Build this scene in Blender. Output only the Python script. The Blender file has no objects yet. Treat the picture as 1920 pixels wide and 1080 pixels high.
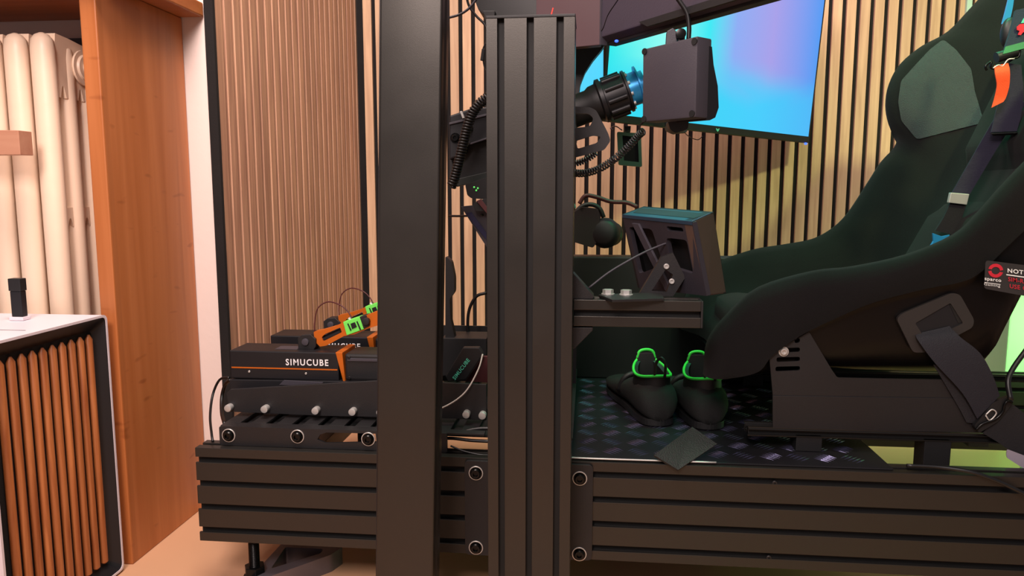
import bpy, bmesh, math, random
from math import sin, cos, radians, pi
from mathutils import Vector, Matrix
random.seed(4)
S = bpy.context.scene
COL = S.collection
# ---------------------------------------------------------------- camera, world, lights, exposure
FPX, YAW, PIT, CH = 1400.0, radians(5.8), radians(7.2), 0.665
FW = Vector((-sin(YAW)*cos(PIT), cos(YAW)*cos(PIT), -sin(PIT)))
RT = Vector((cos(YAW), sin(YAW), 0)); UP = RT.cross(FW)
cd = bpy.data.cameras.new('camera'); cam = bpy.data.objects.new('camera', cd); COL.objects.link(cam)
cd.sensor_width = 36; cd.lens = FPX/1920*36; cd.clip_start = .02
cam.location = (0, 0, CH); cam.rotation_euler = (pi/2-PIT, 0, YAW)
S.camera = cam
S.view_settings.view_transform = 'Standard'; S.view_settings.look = 'None'
S.view_settings.exposure = 0.0; S.view_settings.gamma = 1; S.view_settings.use_curve_mapping = False
w = bpy.data.worlds.new('world'); S.world = w; w.use_nodes = True
w.node_tree.nodes['Background'].inputs[0].default_value = (.78, .70, .72, 1)
w.node_tree.nodes['Background'].inputs[1].default_value = .26

def area(name, loc, target, size, energy, color, sy=None):
    l = bpy.data.lights.new(name, 'AREA'); l.energy = energy; l.color = color; l.size = size
    if sy: l.shape = 'RECTANGLE'; l.size_y = sy
    o = bpy.data.objects.new(name, l); COL.objects.link(o); o.location = loc
    o.rotation_euler = (Vector(target)-Vector(loc)).to_track_quat('-Z', 'Y').to_euler(); return o
area('warm_room_lamp', (-.35, -.75, 1.8), (-.8, 1.6, .5), .6, 46, (1, .82, .77))
area('warm_ceiling_lamp', (-.42, .75, 2.05), (-.45, 2.0, .5), .6, 34, (1, .80, .72))
area('yellow_lamp', (1.05, .35, 1.78), (1.15, 2.4, .8), .10, 6.6, (.84, 1.0, .42)).data.spread = radians(80)
area('green_led_bar', (.45, 1.46, 1.5), (.45, 1.40, .4), .7, 2.6, (.05, 1.0, .45), .08).data.spread = radians(95)
area('pink_fill_light', (.35, 2.2, 1.35), (.35, 2.4, .5), .7, 2.0, (1, .45, .75), .04)  # added unseen fill light, tints the shaded wall below the monitor pink
area('green_led_strip_behind_seat', (1.15, 1.75, .35), (.7, 2.1, .1), .4, 2.2, (.30, 1.0, .25), .05)
area('ceiling_panel_lamp', (.3, .0, 2.4), (.2, 1.6, .6), 1.0, 9, (1, .86, .84))

def at(px, py, X=None, Y=None, Z=None):
    "point of the real plane X=, Y= or Z= that shows at this place of the photograph"
    r = FW*FPX + RT*(px-960) + UP*(540-py)
    t = Y/r.y if Y is not None else (X/r.x if X is not None else (Z-CH)/r.z)
    return Vector((0, 0, CH)) + r*t
def xz(poly, Y): return [(p.x, p.z) for p in (at(a, b, Y=Y) for a, b in poly)]

# ---------------------------------------------------------------- materials
def lin(c):
    if isinstance(c, str): c = [int(c[i:i+2], 16)/255 for i in (0, 2, 4)]
    return tuple(((v/12.92) if v <= .04045 else ((v+.055)/1.055)**2.4) for v in c)+(1,)
def mat(name, c, rough=.5, metal=0., bump=0., bscale=400., var=0., emit=0., ecol=None, coat=0., spec=.5, stretch=None):
    m = bpy.data.materials.new(name); m.use_nodes = True; nt = m.node_tree; b = nt.nodes['Principled BSDF']
    col = lin(c); b.inputs['Base Color'].default_value = col
    b.inputs['Roughness'].default_value = rough; b.inputs['Metallic'].default_value = metal
    b.inputs['Coat Weight'].default_value = coat; b.inputs['Specular IOR Level'].default_value = spec
    tc = nt.nodes.new('ShaderNodeTexCoord'); mp = nt.nodes.new('ShaderNodeMapping')
    nt.links.new(tc.outputs['Object'], mp.inputs[0])
    if stretch: mp.inputs['Scale'].default_value = stretch
    n = nt.nodes.new('ShaderNodeTexNoise'); n.inputs['Scale'].default_value = bscale; n.inputs['Detail'].default_value = 4
    nt.links.new(mp.outputs[0], n.inputs['Vector'])
    if bump:
        bp = nt.nodes.new('ShaderNodeBump'); bp.inputs['Strength'].default_value = bump; bp.inputs['Distance'].default_value = .002
        nt.links.new(n.outputs['Fac'], bp.inputs['Height']); nt.links.new(bp.outputs[0], b.inputs['Normal'])
    v = nt.nodes.new('ShaderNodeTexNoise'); v.inputs['Scale'].default_value = bscale*.08 if var else 9
    nt.links.new(mp.outputs[0], v.inputs['Vector'])
    r = nt.nodes.new('ShaderNodeMapRange'); nt.links.new(v.outputs['Fac'], r.inputs[0])
    r.inputs[1].default_value = .3; r.inputs[2].default_value = .7
    if var:
        hs = nt.nodes.new('ShaderNodeHueSaturation'); hs.inputs['Color'].default_value = col
        r.inputs[3].default_value = 1-var; r.inputs[4].default_value = 1+var
        nt.links.new(r.outputs[0], hs.inputs['Value']); nt.links.new(hs.outputs[0], b.inputs['Base Color'])
    else:
        r.inputs[3].default_value = max(.02, rough-.05); r.inputs[4].default_value = min(1, rough+.05)
        nt.links.new(r.outputs[0], b.inputs['Roughness'])
    if emit:
        b.inputs['Emission Color'].default_value = lin(ecol or c); b.inputs['Emission Strength'].default_value = emit
    return m
def wood(name, c1, c2, axis='z', rough=.5, scale=1., ringy=.5, streak=0., flecks=False):
    m = bpy.data.materials.new(name); m.use_nodes = True; nt = m.node_tree; b = nt.nodes['Principled BSDF']; L = nt.links.new
    tc = nt.nodes.new('ShaderNodeTexCoord'); mp = nt.nodes.new('ShaderNodeMapping'); oi = nt.nodes.new('ShaderNodeObjectInfo')
    ad = nt.nodes.new('ShaderNodeVectorMath'); ad.operation = 'ADD'
    ml = nt.nodes.new('ShaderNodeMath'); ml.operation = 'MULTIPLY'; ml.inputs[1].default_value = 37.
    L(oi.outputs['Random'], ml.inputs[0]); L(tc.outputs['Object'], ad.inputs[0]); L(ml.outputs[0], ad.inputs[1]); L(ad.outputs[0], mp.inputs[0])
    s = {'z': (28, 28, 1.6), 'x': (1.6, 28, 28), 'y': (28, 1.6, 28)}[axis]; mp.inputs['Scale'].default_value = tuple(v*scale for v in s)
    n = nt.nodes.new('ShaderNodeTexNoise'); n.inputs['Scale'].default_value = 2.2; n.inputs['Detail'].default_value = 6; n.inputs['Distortion'].default_value = ringy
    L(mp.outputs[0], n.inputs['Vector'])
    cr = nt.nodes.new('ShaderNodeValToRGB'); cr.color_ramp.elements[0].position = .32; cr.color_ramp.elements[1].position = .68
    cr.color_ramp.elements[0].color = lin(c1); cr.color_ramp.elements[1].color = lin(c2); L(n.outputs['Fac'], cr.inputs[0])
    hs = nt.nodes.new('ShaderNodeHueSaturation'); mr = nt.nodes.new('ShaderNodeMapRange'); mr.inputs[3].default_value = .92; mr.inputs[4].default_value = 1.08
    L(oi.outputs['Random'], mr.inputs[0]); L(mr.outputs[0], hs.inputs['Value']); L(cr.outputs[0], hs.inputs['Color'])
    out = hs.outputs[0]
    if streak:      # wide glued lamellae of slightly different tone, each its own board of the panel
        sx = nt.nodes.new('ShaderNodeSeparateXYZ'); L(tc.outputs['Object'], sx.inputs[0])
        wn = nt.nodes.new('ShaderNodeTexWhiteNoise'); wn.noise_dimensions = '1D'
        q = nt.nodes.new('ShaderNodeMath'); q.operation = 'SNAP'; q.inputs[1].default_value = streak
        L(sx.outputs['Y'], q.inputs[0]); L(q.outputs[0], wn.inputs['W'])
        m2 = nt.nodes.new('ShaderNodeMapRange'); m2.inputs[3].default_value = .84; m2.inputs[4].default_value = 1.12; L(wn.outputs['Value'], m2.inputs[0])
        h2 = nt.nodes.new('ShaderNodeHueSaturation'); L(m2.outputs[0], h2.inputs['Value']); L(out, h2.inputs['Color']); out = h2.outputs[0]
    if flecks:      # short dark medullary flecks across the grain
        m3 = nt.nodes.new('ShaderNodeMapping'); m3.inputs['Scale'].default_value = (14, 14, 42); m3.inputs['Rotation'].default_value = (.5, 0, 0); L(tc.outputs['Object'], m3.inputs[0])
        v = nt.nodes.new('ShaderNodeTexNoise'); v.inputs['Scale'].default_value = 1.3; v.inputs['Detail'].default_value = 1; L(m3.outputs[0], v.inputs['Vector'])
        c3 = nt.nodes.new('ShaderNodeValToRGB'); c3.color_ramp.elements[0].position = .70; c3.color_ramp.elements[0].color = (1, 1, 1, 1)
        c3.color_ramp.elements[1].position = .78; c3.color_ramp.elements[1].color = (.75, .68, .62, 1); L(v.outputs['Fac'], c3.inputs[0])
        mx = nt.nodes.new('ShaderNodeMix'); mx.data_type = 'RGBA'; mx.blend_type = 'MULTIPLY'; mx.inputs[0].default_value = 1
        L(out, mx.inputs[6]); L(c3.outputs[0], mx.inputs[7]); out = mx.outputs[2]
    L(out, b.inputs['Base Color']); b.inputs['Roughness'].default_value = rough
    bp = nt.nodes.new('ShaderNodeBump'); bp.inputs['Strength'].default_value = .15; bp.inputs['Distance'].default_value = .001
    L(n.outputs['Fac'], bp.inputs['Height']); L(bp.outputs[0], b.inputs['Normal'])
    return m
M = dict(
    alu=mat('black_anodised_aluminium', '403e3b', .38, .78, .04, 900, spec=.5),
    alu_in=mat('slot_shade', '0b0b0b', .7),  # near-black colour standing in for the shade inside slots and openings
    steel=mat('black_powder_coat', '1a191b', .5, .1, .15, 900),
    black=mat('matt_black_plastic', '121214', .55, bump=.05),
    dark=mat('dark_housing', '19191d', .45, .2),
    gloss=mat('gloss_black_shell', '080708', .32, spec=.25),
    grey=mat('grey_plastic', '3a373f', .5, bump=.12, bscale=700),
    web_dark=mat('dark_webbing', '12111d', .65, bump=.5, bscale=800), zinc=mat('bright_zinc', 'c8c6c2', .4, .55),
    blackbolt=mat('black_steel_bolt', '141414', .25, .6),
    silver=mat('cast_grey_metal', '77727a', .4, .7, .1, 500),
    orange=mat('orange_anodised', 'c8671a', .38, .35, .05),
    orangef=mat('orange_webbing', 'f0501c', .75, bump=.5, bscale=900),
    green=mat('lime_green_part', '6fe05a', .45),
    lime=mat('lime_green_trim', '3be04a', .6),
    white=mat('white_paint', 'dcd3da', .45),
    wallw=mat('white_plaster', 'dccdc6', .8, bump=.2, bscale=60),
    felt=mat('black_felt', '110e0e', .95, bump=.4, bscale=900),
    cream=mat('cream_enamel', 'ecd3ba', .42, bump=.25, bscale=40, var=.07),
    floor=mat('floor_vinyl', 'cc9f7c', .42, bump=.05, bscale=40, var=.03),
    fabric=mat('black_seat_fabric', '121112', .95, spec=.2, bump=.5, bscale=1400),
    leather=mat('perforated_leather', '26262b', .5, bump=.8, bscale=1000),
    web=mat('navy_webbing', '1d1b33', .6, bump=.5, bscale=800, stretch=(.2, 1, 4)),
    webb=mat('black_webbing', '17151a', .7, bump=.5, bscale=900),
    blue=mat('blue_anodised', '2f96d4', .32, .4),
    teal=mat('teal_dark', '1d4a3e', .5),
    maroon=mat('rubber_brown', '4b2022', .5),
    red=mat('red_print', 'c81e34', .6), whitep=mat('white_print', 'e8e8ea', .6, emit=.0),
    tealp=mat('mint_print', '58c8a8', .6), sticker=mat('grey_sticker', '2a2628', .6),
    wire=mat('black_cable', '0d0d0f', .4), wirew=mat('pale_cable', 'b9b0aa', .5),
    red_led=mat('red_led', 'ff3020', .5, emit=1.5), blue_led=mat('blue_led', '2040ff', .5, emit=6.),
    oak=wood('oak_slat', 'ac8068', 'cfa282', 'z', .6, 1.2), oakl=wood('oak_slat_pale', 'b08c6e', 'cba886', 'z', .6, 1.2),
    board=wood('beech_board', 'a9612f', 'bd7442', 'z', .42, .35, 1.2, streak=.052, flecks=True),
    shelf=wood('beech_shelf', '9c562a', 'b06a3a', 'x', .42, .5),
    walnut=wood('walnut_slat', '8a4a24', 'b06c3c', 'z', .42, 1.6, 1.),
    pale=wood('pale_batten', 'b58066', 'c08f74', 'x', .5, 1.),
)

M['fabric'].node_tree.nodes['Principled BSDF'].inputs['Sheen Weight'].default_value = .04
# ---------------------------------------------------------------- mesh helpers
def WL(o):
    v = Vector((0, 0, 0))
    while o is not None: v += Vector(o.location); o = o.parent
    return v
def obj(name, bm, m, parent=None, base=None, smooth=False, kind=None):
    "links world-space geometry as one object; its origin is its parent's, or base"
    org = WL(parent) if parent else (Vector(base) if base is not None else Vector((0, 0, 0)))
    for v in bm.verts: v.co -= org
    bmesh.ops.recalc_face_normals(bm, faces=bm.faces)
    me = bpy.data.meshes.new(name); bm.to_mesh(me); bm.free()
    for q in (m if isinstance(m, (list, tuple)) else [m]): me.materials.append(q)
    if smooth:
        for p in me.polygons: p.use_smooth = True
        if smooth is not True: me.set_sharp_from_angle(angle=radians(smooth))
    o = bpy.data.objects.new(name, me); COL.objects.link(o)
    if parent: o.parent = parent
    else: o.location = org
    if kind: o['kind'] = kind
    return o
def tag(o, label, cat, group=None, kind=None):
    o['label'] = label; o['category'] = cat
    if group: o['group'] = group
    if kind: o['kind'] = kind
    return o
def thing(name, label, cat, loc, group=None):
    o = bpy.data.objects.new(name, None); COL.objects.link(o); o.location = loc; o.empty_display_size = .05
    return tag(o, label, cat, group)
def bevel(bm, w, seg=2, ang=40):
    if w <= 0: return
    es = [e for e in bm.edges if len(e.link_faces) == 2 and e.calc_face_angle(0) > radians(ang)]
    bmesh.ops.bevel(bm, geom=es, offset=w, segments=seg, affect='EDGES', profile=.6, clamp_overlap=True)
def hexa(pts, bv=0., bm=None):
    "pts: 4 of one face, then the matching 4 of the opposite face"
    own = bm is None; bm = bm or bmesh.new(); v = [bm.verts.new(p) for p in pts]
    for f in ((0,1,2,3), (7,6,5,4), (0,4,5,1), (1,5,6,2), (2,6,7,3), (3,7,4,0)): bm.faces.new([v[i] for i in f])
    if own: bmesh.ops.recalc_face_normals(bm, faces=bm.faces); bevel(bm, bv)
    return bm
def box(x0, x1, y0, y1, z0, z1, bv=0., bm=None):
    return hexa([(x0,y0,z0),(x1,y0,z0),(x1,y0,z1),(x0,y0,z1),(x0,y1,z0),(x1,y1,z0),(x1,y1,z1),(x0,y1,z1)], bv, bm)
def add(dst, src):
    me = bpy.data.meshes.new('tmp'); src.to_mesh(me); src.free(); dst.from_mesh(me); bpy.data.meshes.remove(me); return dst
def prism(outline, holes, fn0, fn1, bv=.0008):
    "outline and holes are 2D loops; fn0/fn1 turn a 2D point into the near and the far 3D point"
    bm = bmesh.new(); edges = []
    loops = [outline]+list(holes); idx = []
    for lp in loops:
        vs = [bm.verts.new(fn0(p)) for p in lp]; idx.append(vs)
        for i in range(len(vs)): edges.append(bm.edges.new((vs[i], vs[(i+1) % len(vs)])))
    bmesh.ops.triangle_fill(bm, use_beauty=True, use_dissolve=False, edges=edges)
    front = list(bm.faces); mp = {}
    for vs, lp in zip(idx, loops):
        for v, p in zip(vs, lp): mp[v] = bm.verts.new(fn1(p))
    for f in front: bm.faces.new([mp[v] for v in reversed(f.verts)])
    for vs in idx:
        for i in range(len(vs)):
            a, b = vs[i], vs[(i+1) % len(vs)]; bm.faces.new((a, b, mp[b], mp[a]))
    bmesh.ops.recalc_face_normals(bm, faces=bm.faces)
    if bv and not holes: bevel(bm, bv)
    return bm
def pl(poly, Y0, Y1, bv=.0008, holes=(), raw=False):
    "plate lying in the X-Z plane between depths Y0 and Y1; outline read from the photo at depth Y0"
    o = poly if raw else xz(poly, Y0); h = [q if raw else xz(q, Y0) for q in holes]
    return prism(o, h, lambda p: (p[0], Y0, p[1]), lambda p: (p[0], Y1, p[1]), bv)
def rnd(poly, r, n=4):
    "rounds the corners of a 2D polygon"
    out = []; N = len(poly)
    for i in range(N):
        p = Vector(poly[i]); a = Vector(poly[i-1])-p; b = Vector(poly[(i+1) % N])-p
        d = min(r, a.length*.45, b.length*.45); s = p+a.normalized()*d; e = p+b.normalized()*d
        for k in range(n+1):
            t = k/n; q = s*(1-t)**2+p*2*t*(1-t)+e*t*t; out.append((q.x, q.y))
    return out
def cyl(a, b, r0, r1=None, n=20, bm=None, bv=0):
    a, b = Vector(a), Vector(b); r1 = r0 if r1 is None else r1; own = bm is None; bm = bm or bmesh.new()
    q = (b-a).to_track_quat('Z', 'Y'); R0, R1 = [], []
    for i in range(n):
        t = 2*pi*i/n; d = q @ Vector((cos(t), sin(t), 0)); R0.append(bm.verts.new(a+d*r0)); R1.append(bm.verts.new(b+d*r1))
    for i in range(n): bm.faces.new((R0[i], R0[(i+1) % n], R1[(i+1) % n], R1[i]))
    bm.faces.new(R0[::-1]); bm.faces.new(R1)
    if own and bv: bmesh.ops.recalc_face_normals(bm, faces=bm.faces); bevel(bm, bv, 2, 50)
    return bm
def lathe(a, axis, prof, n=28, bm=None):
    "profile of (distance along axis, radius)"
    a = Vector(a); q = Vector(axis).to_track_quat('Z', 'Y'); ax = q @ Vector((0, 0, 1)); bm = bm or bmesh.new(); rings = []
    for h, r in prof:
        rings.append([bm.verts.new(a+ax*h+(q @ Vector((cos(2*pi*i/n)*r, sin(2*pi*i/n)*r, 0)))) for i in range(n)])
    for A, B in zip(rings, rings[1:]):
        for i in range(n): bm.faces.new((A[i], A[(i+1) % n], B[(i+1) % n], B[i]))
    bm.faces.new(rings[0][::-1]); bm.faces.new(rings[-1]); return bm
def spline(pts, n=8):
    P = [Vector(p) for p in pts]; P = [P[0]*2-P[1]]+P+[P[-1]*2-P[-2]]; out = []
    for i in range(1, len(P)-2):
        for k in range(n):
            t = k/n; a, b, c, d = P[i-1:i+3]
            out.append(.5*((2*b)+(c-a)*t+(2*a-5*b+4*c-d)*t*t+(3*b-a-3*c+d)*t**3))
    out.append(P[-2]); return out
def tube(pts, r, n=8, bm=None, sub=6):
    P = spline(pts, sub) if sub else [Vector(p) for p in pts]; bm = bm or bmesh.new(); rings = []; up = None
    for i, p in enumerate(P):
        t = (P[min(i+1, len(P)-1)]-P[max(i-1, 0)]).normalized()
        if up is None: up = t.orthogonal().normalized()
        up = (up-t*up.dot(t)).normalized(); s = t.cross(up); rr = r(i/(len(P)-1)) if callable(r) else r
        rings.append([bm.verts.new(p+(up*cos(2*pi*k/n)+s*sin(2*pi*k/n))*rr) for k in range(n)])
    for A, B in zip(rings, rings[1:]):
        for i in range(n): bm.faces.new((A[i], A[(i+1) % n], B[(i+1) % n], B[i]))
    bm.faces.new(rings[0][::-1]); bm.faces.new(rings[-1]); return bm
def coil(pts, R, r, pitch, ends=0):
    P = spline(pts, 24); out = []; L = 0; up = None; ln = [0]
    for a, b in zip(P, P[1:]): ln.append(ln[-1]+(b-a).length)
    tot = ln[-1]; turns = tot/pitch; N = int(turns*12); j = 0
    for i in range(N+1):
        s = tot*i/N
        while j < len(P)-2 and ln[j+1] < s: j += 1
        u = (s-ln[j])/(ln[j+1]-ln[j]); p = P[j].lerp(P[j+1], u); t = (P[min(j+2, len(P)-1)]-P[max(j-1, 0)]).normalized()
        if up is None: up = t.orthogonal().normalized()
        up = (up-t*up.dot(t)).normalized(); q = t.cross(up); a = 2*pi*i/12
        out.append(p+(up*cos(a)+q*sin(a))*R)
    return tube(out, r, 6, sub=0)
def ribbon(pairs, th, nrm=None, sub=5):
    "strap through pairs of edge points, th thick"
    A = spline([p[0] for p in pairs], sub); B = spline([p[1] for p in pairs], sub); bm = bmesh.new(); rows = []
    for i, (a, b) in enumerate(zip(A, B)):
        t = A[min(i+1, len(A)-1)]-A[max(i-1, 0)]; n = t.cross(b-a).normalized()*th*.5
        rows.append([bm.verts.new(q) for q in (a+n, b+n, b-n, a-n)])
    for r, s in zip(rows, rows[1:]):
        for k in range(4): bm.faces.new((r[k], r[(k+1) % 4], s[(k+1) % 4], s[k]))
    bm.faces.new(rows[0][::-1]); bm.faces.new(rows[-1]); return bm
def ellips(c, r, n=16, bm=None, rot=None):
    own = bmesh.new(); bmesh.ops.create_uvsphere(own, u_segments=n, v_segments=n//2+2, radius=1)
    mt = Matrix.Translation(c) @ (rot.to_matrix().to_4x4() if rot else Matrix()) @ Matrix.Diagonal((r[0], r[1], r[2], 1))
    bmesh.ops.transform(own, matrix=mt, verts=own.verts)
    return add(bm, own) if bm else own
_bolt = {}
def bolt(parent, pos, r, m='blackbolt', washer=True, out=(0, -1, 0), name='bolt'):
    key = (round(r, 4), m, washer, out)
    if key not in _bolt:
        bm = bmesh.new(); d = Vector(out)
        if washer: lathe((0, 0, 0), d, [(0, r), (.0012, r), (.0016, r*.97), (.0016, r*.88), (.0009, r*.84), (.0009, r*.7)], 20, bm)
        lathe((0, 0, 0), d, [(.0005, r*.7), (r*.45, r*.7), (r*.6, r*.58), (r*.6, r*.36), (r*.3, r*.34)], 18, bm)
        me = bpy.data.meshes.new('bolt'); bmesh.ops.recalc_face_normals(bm, faces=bm.faces); bm.to_mesh(me); bm.free()
        for p in me.polygons: p.use_smooth = True
        me.set_sharp_from_angle(angle=radians(35)); me.materials.append(M['zinc'] if m == 'mix' else M[m]); me.materials.append(M['blackbolt'])
        if m == 'mix':
            for p in me.polygons: p.material_index = 0 if Vector((p.center.x, p.center.z)).length > r*.875 else 1
        _bolt[key] = me
    o = bpy.data.objects.new(name, _bolt[key]); COL.objects.link(o)
    if parent: o.parent = parent; o.location = Vector(pos)-WL(parent)
    else: o.location = pos
    return o
def text(s, p0, p1, height_px_vec, m, parent, name='lettering', bold=.0, th=.0004, spacing=1.1):
    "lettering whose baseline runs from p0 to p1 and whose capitals rise along height vector"
    c = bpy.data.curves.new('t', 'FONT'); c.body = s; c.offset = bold; c.space_character = spacing; c.resolution_u = 3
    t = bpy.data.objects.new('t', c); COL.objects.link(t); dg = bpy.context.evaluated_depsgraph_get()
    me = bpy.data.meshes.new_from_object(t.evaluated_get(dg)); bpy.data.objects.remove(t); bpy.data.curves.remove(c)
    xs = [v.co.x for v in me.vertices]; ys = [v.co.y for v in me.vertices]; x0, x1, y0, y1 = min(xs), max(xs), min(ys), max(ys)
    p0, p1, h = Vector(p0), Vector(p1), Vector(height_px_vec); n = (p1-p0).cross(h).normalized()
    bm = bmesh.new(); bm.from_mesh(me); bpy.data.meshes.remove(me)
    for v in bm.verts:
        u, q = (v.co.x-x0)/(x1-x0), (v.co.y-y0)/(y1-y0); v.co = p0+(p1-p0)*u+h*q+n*th
    return obj(name, bm, m, parent)
def pieces(name, mesh_bm, m, parent, locs, label=None, smooth=False):
    me = bpy.data.meshes.new(name); bmesh.ops.recalc_face_normals(mesh_bm, faces=mesh_bm.faces); mesh_bm.to_mesh(me); mesh_bm.free(); me.materials.append(m)
    if smooth:
        for p in me.polygons: p.use_smooth = True
        me.set_sharp_from_angle(angle=radians(40))
    for l in locs:
        o = bpy.data.objects.new(name, me); COL.objects.link(o); o.parent = parent; o.location = Vector(l)-WL(parent)

# ================================================================ SETTING
WB, WX, WR = 2.4, -.745, 1.47       # slat face of back wall, of left wall, and the recess wall
obj('floor', box(-2.6, 2.6, -1.6, 2.6, -.05, 0), M['floor'], kind='structure')
wb = obj('wall_back', box(-.80, 2.6, WB+.02, WB+.12, 0, 2.5), M['wallw'], kind='structure')
obj('felt_backing', box(-.77, 2.35, WB+.011, WB+.02, 0, 2.4), M['felt'], wb)
g0 = at(1220, 322, Y=WB).x      # centre of one gap
locs = []
k0 = math.ceil((WX-.008-g0)/.04)
for k in range(k0, k0+75): locs.append((g0+.04*k+.02, WB, 0))
pieces('slat', box(-.0135, .0135, 0, .011, .0, 2.4, .0006), M['oakl'], wb, locs)
wl = obj('wall_left', box(WX-.13, WX-.02, WR+.1, WB+.12, 0, 2.5), M['wallw'], kind='structure')
obj('felt_backing', box(WX-.02, WX-.011, WR+.007, WB+.011, 0, 2.4), M['felt'], wl)
pieces('slat', box(-.011, 0, -.0135, .0135, 0, 2.4, .0006), M['oak'], wl, [(WX, WR+.008+.0135+.04*k, 0) for k in range(24)])
obj('wall_recess', box(-2.6, WX-.0185, WR, WR+.1, 0, 2.5), M['wallw'], kind='structure')
tr = obj('trim_1', box(WX-.018, WX+.001, WR-.004, WR+.006, 0, 2.4, .001), M['felt'], kind='structure')

# ================================================================ LEFT SIDE: radiator, board, shelf, cabinet
rad = thing('radiator', 'cream enamelled cast iron column radiator behind the wooden side board', 'radiator', (-1.1, 1.3, 0))
def section_bm():
    bm = bmesh.new(); ys = [1.258+.046*k for k in range(4)]
    for k, y in enumerate(ys):
        zt = (.944, .935, .922, .900)[k]; c = bmesh.new()
        lathe((0, y, 0), (0, 0, 1), [(.10, .002), (.103, .012), (.12, .018), (.60, .0185), (zt-.03, .0185), (zt-.012, .0165), (zt-.004, .011), (zt, .003)], 16, c)
        for v in c.verts: v.co.x *= 1.12; v.co.y = y+(v.co.y-y)*.95
        add(bm, c)
    def bars(z0, z1, hw, bv, peak):     # casting that joins the columns, arched between them
        o = [(ys[0]-.004, z0)]
        for a, b in zip(ys, ys[1:]):
            for t in range(7): u = t/6; o.append((a+.016+(b-a-.032)*u, z0+peak*math.sin(pi*u)))
        o += [(ys[3]+.004, z0)]
        o += [(ys[3]+.006, z1-.05), (ys[3]-.004, z1-.024), (ys[2], z1-.010), (ys[1], z1-.003), (ys[0]+.012, z1)] if z1 > .8 else [(ys[3]+.004, z1), (ys[0]-.004, z1)]
        return prism(o, [], lambda p: (-hw, p[0], p[1]), lambda p: (hw, p[0], p[1]), bv)
    add(bm, bars(.835, .945, .0165, 0, .022)); add(bm, bars(.605, .640, .012, 0, .016)); add(bm, bars(.10, .17, .016, 0, .0))
    return bm
sx0 = at(82, 300, Y=1.24).x
pieces('radiator_section', section_bm(), M['cream'], rad, [(sx0-.0495*k, 0, 0) for k in range(8)], smooth=True)
obj('end_plug', lathe((sx0+.02, 1.335, .895), (1, 0, 0), [(0, .032), (.004, .032), (.004, .024), (.008, .022), (.008, .012), (.014, .011)], 24), M['cream'], rad, smooth=35)
for y in (1.28, 1.37):
    obj('foot', prism([(y-.015, 0), (y-.01, .1), (y+.01, .1), (y+.015, 0)], [], lambda p: (sx0-.012, p[0], p[1]), lambda p: (sx0+.012, p[0], p[1])), M['cream'], rad)
    obj('foot', prism([(y-.015, 0), (y-.01, .1), (y+.01, .1), (y+.015, 0)], [], lambda p: (sx0-.31, p[0], p[1]), lambda p: (sx0-.29, p[0], p[1])), M['cream'], rad)
br = pl([(a, b) for a, b in [(-1.6, .935), (-.842, .935), (-.842, .975), (-1.6, .975)]], 1.455, 1.468, .001, raw=True,
        holes=[[(-.9-i*.042, .948), (-.9-i*.042, .955), (-.92-i*.042, .955), (-.92-i*.042, .948)] for i in range(12)])
tag(obj('slotted_rail', br, M['grey'], base=(-1.2, 1.43, .935)), 'grey slotted metal rail on the wall above the radiator', 'bracket')
bd = tag(obj('side_board', box(-.839, -.81, 1.20, 1.468, 0, 1.012, .0025), M['board'], base=(-.825, 1.32, 0)),
         'tall reddish-brown beech board standing upright beside the radiator', 'board')
tag(obj('shelf_board', box(-1.7, -.764, 1.175, 1.468, 1.0125, 1.04, .003), M['shelf'], base=(-1.2, 1.3, 1.0125)),
    'brown wooden shelf board lying over the radiator and the upright side board', 'shelf')
# slatted cabinet
cx0, cx1, cy0, cy1, cz = -1.25, -.812, .915, 1.178, .462
cab = thing('slatted_cabinet', 'white cabinet with vertical walnut slats in its black-lined side', 'cabinet', (-1.03, 1.05, 0))
o = rnd([(cy0, .004), (cy0, cz), (cy1, cz), (cy1, .004)], .012)
i_ = rnd([(cy0+.004, .008), (cy0+.004, cz-.004), (cy1-.004, cz-.004), (cy1-.004, .008)], .010)
obj('shell', prism(o, [i_], lambda p: (cx0, p[0], p[1]), lambda p: (cx1, p[0], p[1]), 0), M['white'], cab)
i2 = rnd([(cy0+.019, .026), (cy0+.019, cz-.026), (cy1-.019, cz-.026), (cy1-.019, .026)], .006)
bm = bmesh.new()
va = [bm.verts.new((cx1-.001, *p)) for p in i_]; vb = [bm.verts.new((cx1-.018, *p)) for p in i2]
for q in range(len(va)): bm.faces.new((va[q], va[(q+1) % len(va)], vb[(q+1) % len(vb)], vb[q]))
obj('bezel', bm, M['dark'], cab)
obj('baffle', box(cx1-.03, cx1-.018, cy0+.006, cy1-.006, .01, cz-.006), M['felt'], cab)
obj('rear_panel', box(cx0+.002, cx0+.01, cy0+.006, cy1-.006, .01, cz-.006), M['white'], cab)
sl = lathe((0, 0, .03), (0, 0, 1), [(0, .003), (.003, .0068), (cz-.068, .0068), (cz-.06, .002)], 14)
for v in sl.verts: v.co.x *= .8
pieces('slat', sl, M['walnut'], cab, [(cx1-.0135, 1.146-.0213*k, 0) for k in range(10)], smooth=True)
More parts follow.
